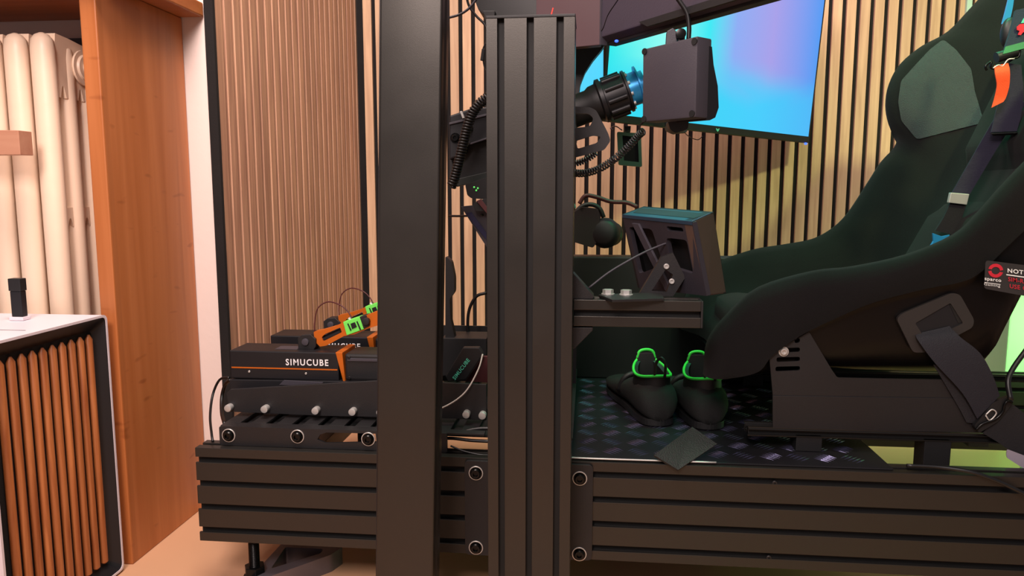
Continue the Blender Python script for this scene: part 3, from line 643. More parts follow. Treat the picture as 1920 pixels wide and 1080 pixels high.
# ================================================================ SLIDER, SEAT BRACKET, SEAT
sr = thing('seat_slider', 'black slotted slider rail carrying the seat bracket', 'slider', (.55, 1.21, ZR))
szt = at(1450, 806, Y=1.19).z; szb = ZR+.028
dark_slots(obj('profile', profile_x(at(1403, 820, Y=1.19).x, .98, 1.19, szb, szt, .04, [(szt-szb)/2], [.02]), M['alu'], sr))
for x in (.335, .53, .80):
    obj('spacer', box(x, x+.04, 1.192, 1.228, ZR+.0035 if x < .44 else RZ0+.045, szb, .001), M['black'], sr)
sr2 = thing('seat_slider', 'black slider rail on the far side below the seat', 'slider', (.55, 1.62, ZR))
dark_slots(obj('profile', profile_x(at(1403, 820, Y=1.19).x, .98, 1.60, szb, szt, .04, [(szt-szb)/2], [.02]), M['alu'], sr2))
for x in (.335, .53, .80): obj('spacer', box(x, x+.04, 1.602, 1.638, ZR+.0035 if x < .44 else RZ0+.045, szb, .001), M['black'], sr2)
seat = thing('racing_chair', 'black fabric bucket racing seat with high side bolsters, facing left', 'seat', (.5, 1.42, szt))
def NX(a, b): q = at(a, b, Y=1.185); return (q.x, q.z)
NR = [(.188,.375),(.193,.432),(.225,.478),(.27,.519),(.35,.545),(.41,.553),(.488,.572),(.555,.603),(.588,.637),(.614,.671),(.648,.712),(.70,.77),(.715,.83),(.72,.87),(.725,.91),(.74,.94),(.77,.97),(.82,1.0),(.87,1.05),(.93,1.14)]
FR = [(.20,.375),(.205,.432),(.235,.48),(.28,.52),(.35,.547),(.41,.558)]+[(q.x, q.z) for q in (at(x, y, Y=1.6) for x, y in [(1530,450),(1570,430),(1603,398),(1643,337),(1668,298),(1697,262),(1681,225),(1674,190),(1680,150),(1702,113),(1742,80),(1792,52),(1850,-6),(1930,-90)])]
BS = [(.24,.372),(.245,.41),(.27,.435),(.31,.44),(.38,.42),(.44,.405),(.50,.405),(.555,.425),(.59,.46),(.625,.52),(.66,.59),(.70,.67),(.73,.74),(.755,.80),(.78,.86),(.80,.91),(.83,.96),(.86,1.01),(.89,1.08),(.94,1.16)]
OX = [NX(*p) for p in [(1362,712),(1400,706),(1428,695),(1450,668),(1500,632),(1560,602),(1640,568),(1740,542),(1803,530),(1843,510),(1905,450)]]+[(.73,.70),(.76,.76),(.79,.82),(.81,.86),(.83,.90),(.86,.95),(.89,.99),(.91,1.06),(.95,1.15)]
OF = []      # far side outer edge, mirrored from the near one
for (nx, nz), (ox, oz), (fx, fz) in zip(NR, OX, FR): OF.append((fx+(ox-nx)*.9, fz+(oz-nz)*.9))
SH = [(.235,.368),(.25,.37),(.275,.372),(.31,.376)]+[NX(*p) for p in [(1560,703),(1620,707),(1700,710),(1780,712),(1850,708),(1886,684),(1906,640)]]+[(.68,.54),(.72,.64),(.765,.74),(.80,.82),(.825,.88),(.855,.935),(.89,.995),(.93,1.07),(.98,1.15)]
def lerp2(a, b, t): return (a[0]*(1-t)+b[0]*t, a[1]*(1-t)+b[1]*t)
def densify(L_, n): return [(p.x, p.y) for p in spline([Vector((a, b)) for a, b in L_], n)]
dn = 4
NRd, FRd, BSd, OXd, OFd, SHd = [densify(x, dn) for x in (NR, FR, BS, OX, OF, SH)]
YN, YF = 1.185, 1.655
yn = lambda t: YN
bm = bmesh.new(); rows = []
for N, F_, B, O_, OF_ in zip(NRd, FRd, BSd, OXd, OFd):
    sec = [(YN+.004, lerp2(N, O_, 1)), (YN-.002, lerp2(N, O_, .75)), (YN-.004, lerp2(N, O_, .45)), (YN-.001, lerp2(N, O_, .18)), (YN+.008, lerp2(N, O_, .03)), (YN+.022, N),
           (YN+.040, lerp2(N, B, .08)), (YN+.056, lerp2(N, B, .25)), (YN+.072, lerp2(N, B, .5)), (YN+.095, lerp2(N, B, .8)), (YN+.13, lerp2(N, B, .97)), (YN+.18, B), (1.42, B),
           (YF-.18, B), (YF-.13, lerp2(F_, B, .97)), (YF-.095, lerp2(F_, B, .8)), (YF-.072, lerp2(F_, B, .5)), (YF-.056, lerp2(F_, B, .25)), (YF-.040, lerp2(F_, B, .08)), (YF-.022, F_),
           (YF-.008, lerp2(F_, OF_, .05)), (YF, lerp2(F_, OF_, .3)), (YF-.004, lerp2(F_, OF_, 1))]
    rows.append([bm.verts.new((p[0], y, p[1])) for y, p in sec])
for A, B in zip(rows, rows[1:]):
    for k in range(len(A)-1): bm.faces.new((A[k], A[k+1], B[k+1], B[k]))
leather_rows = (12*dn-2, 16*dn)
ns = len(rows[0])-1
up_ob = obj('upholstery', bm, [M['fabric'], M['leather']], seat, smooth=True)
bm = bmesh.new(); rows = []
for O_, SP, OF_, N_ in zip(OXd, SHd, OFd, NRd):
    sec = [(YN+.006, lerp2(N_, O_, .9)), (YN+.018, lerp2(N_, O_, .97)), (YN+.020, lerp2(O_, SP, .1)), (YN+.022, lerp2(O_, SP, .5)), (YN+.030, lerp2(O_, SP, .88)), (YN+.055, SP), (1.42, SP), (YF-.055, SP), (YF-.030, lerp2(OF_, SP, .88)), (YF-.022, lerp2(OF_, SP, .5)), (YF-.003, OF_)]
    rows.append([bm.verts.new((p[0], y, p[1])) for y, p in sec])
for A, B in zip(rows, rows[1:]):
    for k in range(len(A)-1): bm.faces.new((A[k], A[k+1], B[k+1], B[k]))
obj('shell', bm, M['gloss'], seat, smooth=True)
# seat pads
def pad(name, i0, i1, y0, y1, th):
    bm = bmesh.new(); rows = []
    for i in range(i0, i1+1):
        b = Vector(BSd[i]); t = (Vector(BSd[min(i+1, len(BSd)-1)])-Vector(BSd[i-1])).normalized(); n = Vector((-t.y, t.x))
        f = min(1, min(i-i0, i1-i)/2); rows.append([bm.verts.new((b.x+n.x*th*f*g, y0+(y1-y0)*s, b.y+n.y*th*f*g)) for s, g in ((0, .1), (.04, .7), (.12, 1), (.88, 1), (.96, .7), (1, .1))])
    for A, B in zip(rows, rows[1:]):
        for k in range(5): bm.faces.new((A[k], A[k+1], B[k+1], B[k]))
    obj(name, bm, M['fabric'], seat, smooth=True)
pad('seat_cushion', 6, 28, 1.31, 1.53, .03); pad('lumbar_pad', 32, 43, 1.31, 1.53, .028); pad('back_pad', 46, 62, 1.31, 1.53, .028)
# perforated leather patch on the far head bolster, laid just over the fabric
patch_px = [(1772, 72), (1788, 97), (1806, 134), (1808, 170), (1810, 236), (1775, 246), (1716, 262), (1693, 225), (1688, 190), (1694, 150), (1718, 122), (1746, 92)]

from mathutils.bvhtree import BVHTree
_v = [tuple(Vector(v.co)+WL(seat)) for v in up_ob.data.vertices]; _t = BVHTree.FromPolygons(_v, [tuple(p.vertices) for p in up_ob.data.polygons])
pp = rnd([(a, b) for a, b in xz(patch_px, 1.60)], .006); pc = Vector((sum(p[0] for p in pp)/len(pp), sum(p[1] for p in pp)/len(pp)))
bm = bmesh.new(); rows = []
for g in [i/14 for i in range(15)]:
    rw = []
    for p in pp:
        w_ = pc.lerp(Vector(p), max(g, .02)); h_ = _t.ray_cast(Vector((w_.x, 1.43, w_.y)), Vector((0, 1, 0)))
        rw.append(bm.verts.new((w_.x, (h_[0].y if h_[0] else 1.60)-.0025, w_.y)))
    rows.append(rw)
for A, B in zip(rows, rows[1:]):
    for k in range(len(A)): bm.faces.new((A[k], A[(k+1) % len(A)], B[(k+1) % len(A)], B[k]))
bm.faces.new(rows[0])
obj('leather_patch', bm, M['leather'], seat, smooth=True)['label'] = 'grey perforated leather patch on the far head bolster'
# side bracket
Yb = 1.196
brk = rnd(xz([(1443, 672), (1460, 655), (1517, 622), (1560, 694), (1570, 708), (1700, 711), (1862, 713), (1880, 812), (1449, 805), (1449, 740)], Yb), .003)
sl_ = [rnd(xz([(1456+dx, 635+17.5*i+0), (1500, 634+17.5*i), (1500, 642+17.5*i), (1456+dx, 644+17.5*i)], Yb), .0035) for i, dx in ((1, 10), (2, 0), (3, -2), (0, 34))]
tb = obj('side_bracket', pl(brk, Yb, Yb+.004, 0, sl_, raw=True), M['steel'], seat)
q_ = at(1469, 659, Y=Yb); bolt(seat, (q_.x, Yb, q_.z), .008, 'zinc', True, name='bracket_bolt')
obj('side_bracket', pl(brk, 1.63, 1.634, 0, raw=True), M['steel'], seat)
obj('bracket_fold', pl([(1449, 742), (1872, 748), (1880, 812), (1449, 805)], Yb-.0015, Yb-.0002, .0005), M['steel'], seat)
# sticker
stk = obj('warning_sticker', pl(rnd([(1848, 488), (1960, 502), (1960, 562), (1845, 541)], 6, 3), YN-.0085, YN-.008, 0), M['sticker'], seat)
Ys = YN-.0095
ring = [(1867+21*cos(t)*.65, 506+20*sin(t)*.65) for t in [radians(a) for a in range(-170, 0, 10)]]
def arc(a0, a1):
    o_ = [(1867+14*cos(radians(a)), 507.5+13*sin(radians(a))) for a in range(a0, a1+1, 10)]; i_ = [(1867+8*cos(radians(a)), 507.5+7*sin(radians(a))) for a in range(a1, a0-1, -10)]
    return o_+i_
for a0, a1 in ((-165, 0), (15, 180)): obj('logo_ring', pl(arc(a0, a1), Ys, Ys+.0005, 0), M['red'], stk)
def stext(s, x0, y0, x1, y1, h, m, bold=.0): text(s, at(x0, y0, Y=Ys), at(x1, y1, Y=Ys), at(x0, y0-h, Y=Ys)-at(x0, y0, Y=Ys), m, stk, bold=bold)
stext('sparco', 1846, 527, 1877, 531, 6.5, M['whitep'], .02); stext('Gaming', 1845, 536, 1875, 540, 6, M['whitep'])
obj('sticker_rule', pl([(1846, 529), (1876, 533), (1876, 534.2), (1846, 530.2)], Ys, Ys+.0005, 0), M['whitep'], stk)
obj('sticker_rule', pl([(1887, 514), (1958, 524), (1958, 526), (1887, 516)], Ys, Ys+.0005, 0), M['whitep'], stk)
stext('NOT FOR', 1889, 511, 1950, 519, 8, M['whitep'], .02); stext('SIM-RACING', 1890, 527, 1956, 537, 8, M['red'], .01); stext('USE ONLY', 1893, 540, 1950, 549, 8, M['red'], .01)

# belts ------------------------------------------------------------
Yg = YN+.016
gr = thing('lap_belt', 'dark lap belt passing out of the seat side slot to a black adjuster', 'seat belt', at(1760, 690, Y=Yg))
go = rnd([(1681, 598), (1691, 588), (1785, 549), (1800, 552), (1827, 600), (1824, 614), (1735, 661), (1712, 661)], 7, 3)
gi = rnd([(1716, 606), (1782, 568), (1806, 606), (1738, 640)], 3, 2)
obj('belt_slot_bezel', pl(go, Yg-.002, Yg+.004, 0, [gi]), mat('bezel_plastic', '2b2827', .45), gr)
obj('belt_slot_plate', pl([(1714, 606), (1783, 566), (1808, 606), (1736, 643)], Yg+.001, Yg+.003, 0), M['dark'], gr)
obj('belt_slot_hole', pl([(1781, 572), (1789, 569), (1805, 604), (1797, 606)], Yg+.0001, Yg+.0012, 0), M['alu_in'], gr)
Yq = Yg-.006
def pr(a, b, Y): return (at(*a, Y=Y), at(*b, Y=Y))
obj('strap', ribbon([pr((1716, 627), (1780, 612), Yg+.0), pr((1722, 640), (1800, 632), Yq-.004), pr((1753, 681), (1838, 663), Yq-.010), pr((1804, 737), (1862, 706), Yq-.012), pr((1832, 785), (1874, 742), Yq-.012)], .0018), M['web_dark'], gr, smooth=40)
obj('strap_underlay', ribbon([pr((1750, 684), (1790, 684), Yq-.002), pr((1795, 760), (1840, 740), Yq-.003), pr((1812, 792), (1850, 796), Yq-.004)], .0018), M['webb'], gr, smooth=40)
obj('adjuster', pl(rnd([(1826, 800), (1862, 755), (1896, 742), (1902, 752), (1872, 790), (1836, 812)], 5, 3), Yq-.014, Yq-.006, 0), M['black'], gr)
obj('adjuster_frame', tube([at(x, y, Y=Yq-.016) for x, y in ((1848, 778), (1860, 768), (1868, 775), (1856, 788), (1848, 779))], .0012, 6), M['zinc'], gr, smooth=True)
obj('adjuster_hook', tube([at(x, y, Y=Yq-.016) for x, y in ((1830, 806), (1842, 795), (1866, 786), (1880, 772), (1884, 758), (1890, 752), (1898, 754))], .0022, 8), M['blackbolt'], gr, smooth=True)
obj('strap_tail', ribbon([pr((1842, 812), (1890, 752), Yq-.008), pr((1875, 832), (1925, 780), Yq-.006), pr((1925, 868), (1990, 850), Yq-.002)], .002), M['webb'], gr, smooth=40)
tag(obj('belt_end_plate', pl(rnd([(1888, 842), (1925, 856), (1965, 862), (1960, 896), (1915, 876), (1887, 858)], 5, 3), Yq-.012, Yq-.0105, 0, ), mat('pale_plate', 'b5aab8', .35, .3), base=at(1915, 866, Y=Yq-.011)), 'pale metal belt end plate at the right frame edge below the belt tail', 'buckle')
Yc = 1.36
sh = thing('shoulder_belt', 'navy shoulder belt with orange tab hanging across the seat back', 'seat belt', at(1860, 250, Y=Yc))
obj('lower_strap', ribbon([pr((1880, 195), (1925, 190), Yc), pr((1859, 231), (1884, 255), Yc+.005), pr((1824, 292), (1856, 300), Yc+.01), pr((1783, 364), (1818, 364), Yc+.015)], .002), M['web'], sh, smooth=40)
obj('folded_strap', ribbon([pr((1884, 118), (1914, 122), Yc-.012), pr((1882, 165), (1918, 175), Yc-.016), pr((1868, 205), (1914, 215), Yc-.020), pr((1858, 248), (1906, 246), Yc-.020)], .0025), M['web'], sh, smooth=40)
obj('folded_strap', ribbon([pr((1858, 250), (1906, 248), Yc-.019), pr((1866, 252), (1916, 248), Yc-.004), pr((1880, 225), (1922, 205), Yc-.002)], .0025), M['webb'], sh, smooth=40)
obj('adjuster_clip', pl([(1783, 361), (1818, 364), (1813, 384), (1779, 380)], Yc+.002, Yc+.010, .001), M['zinc'], sh)
obj('lower_webbing', ribbon([pr((1781, 380), (1811, 384), Yc+.010), pr((1768, 408), (1800, 414), Yc+.014), pr((1753, 432), (1786, 440), Yc+.018)], .005), M['webb'], sh, smooth=40)
obj('snap_hook', pl([(1749, 437), (1757, 440), (1766, 443), (1781, 440), (1779, 446), (1765, 453), (1759, 466), (1748, 469), (1743, 464), (1750, 452)], Yc+.014, Yc+.018, .0006), M['blue'], sh)
Yr = Yc-.035
obj('roller', tube([at(1868, 108, Y=Yr), at(1905, 97, Y=Yr)], .0085, 16, sub=0), M['black'], sh, smooth=50)
obj('adjuster_frame', tube([at(x, y, Y=Yr-.006) for x, y in ((1850, 132), (1848, 124), (1858, 116), (1858, 127), (1870, 128), (1888, 118), (1900, 110), (1910, 106), (1912, 92), (1904, 90))], .0018, 8), M['blackbolt'], sh, smooth=True)
obj('adjuster_spring', tube([at(x, y, Y=Yr-.010) for x, y in ((1862, 128), (1872, 122), (1880, 124), (1890, 112), (1902, 110))], .0012, 6), M['zinc'], sh, smooth=True)
obj('orange_tab', ribbon([pr((1864, 124), (1890, 119), Yr-.008), pr((1866, 140), (1893, 134), Yr-.016), pr((1869, 160), (1892, 160), Yr-.014), pr((1865, 182), (1886, 182), Yr-.012), pr((1859, 202), (1881, 191), Yr-.014)], .002), M['orangef'], sh, smooth=40)['label'] = 'bright orange webbing pull tab'
obj('shoulder_pad', ribbon([pr((1903, 20), (1960, 8), Yr+.004), pr((1893, 60), (1960, 50), Yr), pr((1884, 88), (1950, 72), Yr-.002), pr((1880, 103), (1925, 90), Yr-.004)], .006), mat('navy_pad', '14293a', .8, bump=.5, bscale=900), sh, smooth=40)
obj('pad_band', ribbon([pr((1885, 88), (1930, 76), Yr-.0045), pr((1880, 102), (1925, 90), Yr-.0085)], .002), mat('green_band', '2e7a48', .7, bump=.5, bscale=900), sh, smooth=40)
obj('pad_mark', pl([(1907, 50), (1913, 45), (1925, 44), (1925, 60), (1919, 60), (1914, 66), (1909, 65), (1912, 58), (1907, 56)], Yr-.008, Yr-.0065, 0), M['red'], sh)
obj('pad_mark', pl([(1915, 43), (1920, 34), (1930, 32), (1930, 43)], Yr-.007, Yr-.0055, 0), M['tealp'], sh)
kb = tag(obj('round_knob', ellips(at(1892, 62, Y=1.40), (.014, .012, .026), 20), M['dark'], base=at(1892, 62, Y=1.40), smooth=True), 'dark rounded knob beside the shoulder pad at the seat head', 'knob')
tag(obj('belt_guide', ribbon([pr((1893, -15), (1902, -15), 1.42), pr((1886, 15), (1898, 15), 1.42), pr((1878, 45), (1890, 50), 1.42)], .003), M['blue'], base=at(1890, 20, Y=1.42)), 'narrow blue strap running up past the seat head', 'strap')
# pale cabinet behind seat at right edge, green light painted into its colour
tag(obj('storage_box', box(at(1893, 600, Y=2.0).x, 1.5, 2.0, 2.3, 0, .62, .004), mat('pale_box_green_light', 'b6d8bc', .6), base=(1.2, 2.15, 0)), 'pale box standing behind the seat at the right edge, green light painted into its colour', 'box')
tag(obj('led_profile', box(at(1813, 5, Y=WB-.01).x, at(1823, 5, Y=WB-.01).x, WB-.012, WB-.0005, .3, 1.5, .001), mat('led_diffuser', 'a9c9b8', .5), base=(at(1818, 5, Y=WB).x, WB-.006, .3)), 'pale upright light strip on the slatted wall behind the seat head', 'light strip')
cable([(1700, 873, 1.13), (1760, 876, 1.126), (1820, 885, 1.115), (1870, 902, 1.11), (1930, 930, 1.105)], .003, 'black cable lying along the near rail below the seat', 'wire')
cable([(1895, 750, 1.16), (1890, 715, 1.17), (1900, 690, 1.18), (1925, 655, 1.19)], .004, 'black cord rising behind the belt adjuster at the right edge', 'wire')

# ================================================================ MONITORS
def screen_mat(name, left):
    m = bpy.data.materials.new(name); m.use_nodes = True; nt = m.node_tree; L = nt.links.new; b = nt.nodes['Principled BSDF']
    uv = nt.nodes.new('ShaderNodeTexCoord'); sx = nt.nodes.new('ShaderNodeSeparateXYZ'); L(uv.outputs['UV'], sx.inputs[0])
    n = nt.nodes.new('ShaderNodeTexNoise'); n.inputs['Scale'].default_value = 2.6; n.inputs['Detail'].default_value = 2; n.inputs['Distortion'].default_value = .6; L(uv.outputs['UV'], n.inputs['Vector'])
    def rmp(src, stops):
        c = nt.nodes.new('ShaderNodeValToRGB'); e = c.color_ramp.elements
        e[0].position, e[0].color = stops[0][0], lin(stops[0][1]); e[1].position, e[1].color = stops[-1][0], lin(stops[-1][1])
        for p, q in stops[1:-1]: k = e.new(p); k.color = lin(q)
        L(src, c.inputs[0]); return c.outputs[0]
    def mix(f, a, bb):
        x = nt.nodes.new('ShaderNodeMix'); x.data_type = 'RGBA'; L(f, x.inputs[0]); L(a, x.inputs[6]); L(bb, x.inputs[7]); return x.outputs[2]
    hor = rmp(sx.outputs['X'], [(0, '2fe9e6'), (.22, '8cf6ee'), (.42, '36e4ee'), (.55, '8aa8ee'), (.74, 'a29be4'), (1, '4c96ee')])
    low = rmp(sx.outputs['X'], [(0, '30dcee'), (.4, '38d0f2'), (.7, '40c8f6'), (1, '46b4f2')])
    def rr(src, a, bb):
        x = nt.nodes.new('ShaderNodeMapRange'); x.interpolation_type = 'SMOOTHSTEP'; L(src, x.inputs[0]); x.inputs[1].default_value = a; x.inputs[2].default_value = bb; return x.outputs[0]
    ad = nt.nodes.new('ShaderNodeMath'); ad.operation = 'MULTIPLY_ADD'; ad.inputs[1].default_value = .35; L(n.outputs['Fac'], ad.inputs[0]); L(sx.outputs['Y'], ad.inputs[2])
    col = mix(rr(ad.outputs[0], .32, .62), low, hor)
    pur = nt.nodes.new('ShaderNodeRGB'); pur.outputs[0].default_value = lin('9d8ce0')
    b.inputs['Base Color'].default_value = (0, 0, 0, 1); b.inputs['Roughness'].default_value = .4
    L(col, b.inputs['Emission Color']); b.inputs['Emission Strength'].default_value = 1.05
    return m
def panel(name, lb, BL, BR, hgt, thick, front_sign, roll_up=None, bez=.008, scr=None):
    "a monitor standing on the segment BL-BR; front_sign gives the side of its screen"
    BL, BR = Vector(BL), Vector(BR); u = (BR-BL); W = u.length; u.normalize(); up = roll_up or Vector((0, 0, 1)); up = (up-u*up.dot(u)).normalized()
    n = u.cross(up)*front_sign
    t = thing(name, lb, 'monitor', BL.lerp(BR, .5))
    F = lambda a, b_, c: BL+u*a+up*b_+n*c
    obj('housing', hexa([F(0, 0, 0), F(W, 0, 0), F(W, hgt, 0), F(0, hgt, 0), F(0, 0, -thick), F(W, 0, -thick), F(W, hgt, -thick), F(0, hgt, -thick)], .002), M['black'], t)
    bm = bmesh.new(); uvl = bm.loops.layers.uv.new('UVMap')
    q = [(bez, bez*2.2), (W-bez, bez*2.2), (W-bez, hgt-bez), (bez, hgt-bez)]
    f = bm.faces.new([bm.verts.new(F(a, b_, .0012)) for a, b_ in q])
    for l, c in zip(f.loops, ((0, 0), (1, 0), (1, 1), (0, 1))): l[uvl].uv = c
    org = WL(t)
    for v in bm.verts: v.co -= org
    me = bpy.data.meshes.new('screen'); bm.to_mesh(me); bm.free(); me.materials.append(scr)
    o = bpy.data.objects.new('screen', me); COL.objects.link(o); o.parent = t
    return t, F, W
scr = screen_mat('glowing_screen', True)
BL, BR = at(1127, 226, Y=1.80), at(1517, 268, Y=2.28)
upv = at(1549, 0, Y=2.27)-BR
far, F, W = panel('monitor', 'far side monitor glowing cyan to violet in front of the slatted wall', BL, BR, .43, .025, 1, upv, scr=scr)
obj('brand_mark', prism([(0, .9), (.35, .7), (.5, .35), (.65, .7), (1, .9), (.8, .3), (.5, 0), (.2, .3)], [], lambda p: F(W*.495+p[0]*.012, .003+p[1]*.010, .003), lambda p: F(W*.495+p[0]*.012, .003+p[1]*.010, .001), 0), M['tealp'], far)
obj('status_light', ellips(F(W-.015, -.003, .0), (.004, .004, .003), 10), M['blue_led'], far)
ctr, F2, W2 = panel('monitor', 'centre monitor seen edge-on as a narrow cyan strip beside the slotted post', at(1131, 226, Y=1.79), at(1072, 215, Y=1.47), .43, .02, -1, scr=mat('cyan_screen', '000000', .4, emit=1.0, ecol='4cc4ee'))
# near side monitor seen from behind
NL = at(1127, 84, Y=1.26); NE = at(1640, -20, Y=.86); NE.z = NL.z
near = thing('monitor', 'near side monitor seen from behind along the top edge of the picture', 'monitor', NL)
u = (NE-NL).normalized(); nn = u.cross(Vector((0, 0, 1)))   # toward camera side
if nn.y > 0: nn = -nn
F = lambda a, b_, c: NL+u*a+Vector((0, 0, 1))*b_+nn*c
Wn = (NE-NL).length
obj('housing', hexa([F(0, 0, -.012), F(Wn, 0, -.012), F(Wn, .4, -.012), F(0, .4, -.012), F(0, 0, -.03), F(Wn, 0, -.03), F(Wn, .4, -.03), F(0, .4, -.03)], .001), M['black'], near)
obj('rear_cover', hexa([F(0, .012, 0), F(Wn, .012, 0), F(Wn, .4, 0), F(0, .4, 0), F(0, .004, -.012), F(Wn, .004, -.012), F(Wn, .4, -.012), F(0, .4, -.012)], .002), mat('rear_cover_plastic', '3a3440', .5, bump=.1), near)
obj('rear_vent', hexa([F(.12, .006, .004), F(Wn*.9, .006, .004), F(Wn*.9, .016, .004), F(.1, .016, .004), F(.12, .006, 0), F(Wn*.9, .006, 0), F(Wn*.9, .016, 0), F(.1, .016, 0)]), M['black'], near)
obj('seam_strip', hexa([F(-.002, 0, .002), F(.002, 0, .002), F(.002, .4, .002), F(-.002, .4, .002), F(-.002, 0, -.01), F(.002, 0, -.01), F(.002, .4, -.01), F(-.002, .4, -.01)]), M['grey'], near)
q0, q1 = NL, at(1005, 70, Y=1.30)
w0, w1 = Vector(q0), Vector((q1.x, q1.y, NL.z))
obj('rear_wing', hexa([w0, w1, w1+Vector((0, 0, .4)), w0+Vector((0, 0, .4)), w0+Vector((0, .02, 0)), w1+Vector((0, .02, 0)), w1+Vector((0, .02, .4)), w0+Vector((0, .02, .4))], .001), mat('rear_wing_plastic', '4a3438', .5), near)
obj('status_light', ellips(at(1156, 77, Y=1.2), (.003, .003, .002), 10), M['blue_led'], near)
# steering wheel rim seen as dark crescent
sw = thing('steering_wheel', 'black steering wheel with blue quick release, mostly hidden behind the grey box', 'steering wheel', at(1190, 170, Y=1.36))
cres = [(1040, 78), (1134, 84), (1128, 93), (1112, 112), (1097, 135), (1088, 158), (1085, 190), (1040, 200)]
obj('rim', pl(rnd(cres, 3, 3), 1.375, 1.40, .002), M['black'], sw)
ax0_, ax1_ = at(1070, 212, Y=1.36), at(1206, 160, Y=1.36); ax_ = (ax1_-ax0_); AL = ax_.length
obj('shaft', lathe(ax0_, ax_, [(0, .028), (.035, .028), (.042, .032), (AL*.40, .033)], 32), M['black'], sw, smooth=40)
obj('clamp_ring', lathe(ax0_, ax_, [(AL*.40, .034), (AL*.42, .039), (AL*.47, .039), (AL*.48, .034), (AL*.76, .034), (AL*.77, .037), (AL*.80, .037)], 32), M['dark'], sw, smooth=40)
rq = ax_.to_track_quat('Z', 'Y')
for k in range(10):
    a_ = 2*pi*k/10+.3; d = rq @ Vector((cos(a_), sin(a_), 0)); c0 = ax0_+ax_.normalized()*AL*.5+d*.034; c1 = ax0_+ax_.normalized()*AL*.74+d*.034
    obj('clamp_lug', cyl(c0, c1, .005, n=8), M['dark'], sw, smooth=50)
    e = ax0_+ax_.normalized()*AL*.80+d*.031; obj('clamp_screw', cyl(e, e+ax_.normalized()*.004, .003, n=8), M['zinc'], sw)
obj('quick_release', lathe(ax0_, ax_, [(AL*.80, .029), (AL*.93, .029), (AL*.935, .037), (AL*.955, .037), (AL*.96, .026), (AL*1.02, .026)], 32), M['blue'], sw, smooth=40)
# wheelbase
wbs = thing('wheelbase', 'black direct drive wheelbase box behind the slotted upright', 'wheelbase', at(960, 260, Y=1.35))
obj('motor_housing', pl([(842, 217), (880, 204), (912, 200), (1080, 200), (1080, 262), (912, 262), (878, 272), (870, 290), (842, 300)], 1.31, 1.42, .003), M['dark'], wbs)
obj('housing_edge', pl([(842, 230), (912, 213), (912, 217), (842, 234)], 1.306, 1.3105, .0005), M['grey'], wbs)
obj('housing_edge', pl([(882, 268), (912, 258), (912, 261), (882, 271)], 1.306, 1.3105, .0005), M['grey'], wbs)
obj('housing_clip', pl([(862, 209), (866, 208), (871, 221), (867, 222)], 1.304, 1.3105, .0003), M['zinc'], wbs)
obj('lower_housing', pl([(842, 290), (880, 272), (914, 262), (914, 334), (842, 350)], 1.33, 1.41, .002), M['black'], wbs)
obj('lower_strip', pl([(846, 338), (914, 322), (914, 336), (858, 350), (846, 348)], 1.322, 1.33, .001), M['teal'], wbs)
for x, y in ((852, 258), (876, 240)): q = at(x, y, Y=1.3); bolt(wbs, (q.x, 1.31, q.z), .009, 'blackbolt', True)
mo = rnd(xz([(1060, 199), (1107, 201), (1118, 207), (1140, 249), (1145, 264), (1133, 281), (1060, 300)], 1.20), .004)
mh = [rnd(xz([(1066, 213), (1104, 213), (1113, 222), (1106, 237), (1066, 241)], 1.20), .004), rnd(xz([(1080, 264), (1112, 254), (1127, 256), (1119, 268), (1083, 279)], 1.20), .003)]
obj('mount_plate', pl(mo, 1.20, 1.206, 0, mh, raw=True), M['steel'], wbs)
# control box under wheelbase
cb = thing('control_module', 'small black module with green lights under the wheelbase', 'module', at(893, 350, Y=1.3))
obj('case', pl(rnd([(872, 346), (914, 332), (914, 374), (884, 372), (876, 366)], 3, 3), 1.30, 1.34, .001), M['black'], cb)
for x, y in ((889, 351), (896, 353), (893, 357)): obj('indicator', ellips(at(x, y, Y=1.2995), (.0016, .001, .0016), 8), mat('green_led', '5ad060', .5, emit=.8), cb)
vb_ = thing('display_visor', 'dark angled blade with brown band jutting left behind the slotted post', 'visor', at(895, 400, Y=1.28))
obj('blade', pl([(864, 387), (896, 384), (916, 392), (916, 468), (905, 452)], 1.27, 1.275, .0005), M['grey'], vb_)
obj('blade_gloss', pl([(872, 400), (884, 398), (912, 436), (912, 450)], 1.268, 1.2695, .0), mat('bluish_film', '33334e', .25), vb_)
obj('body', pl(rnd([(886, 384), (896, 376), (916, 371), (916, 396), (892, 396)], 3, 3), 1.25, 1.268, .001), M['black'], vb_)
obj('band', pl([(893, 377), (902, 373), (916, 392), (916, 404)], 1.246, 1.25, .0005), M['maroon'], vb_)
pb_ = tag(obj('pedal_pad', pl(rnd([(835, 480), (846, 490), (852, 520), (852, 548), (843, 560), (845, 600), (854, 640), (835, 660)], 4, 3), 1.34, 1.36, .001), M['black'], base=at(845, 560, Y=1.35)), 'tall black pedal face edge just right of the plain post', 'pedal')
cable([(912, 549, 1.40), (893, 556, 1.40), (880, 580, 1.40), (877, 610, 1.40), (880, 640, 1.40)], .003, 'black cable arching beside the slotted post above the pedals')
cable([(842, 405, 1.33), (870, 405, 1.31), (905, 403, 1.268)], .002, 'thin straight black cable behind the posts below the wheelbase')

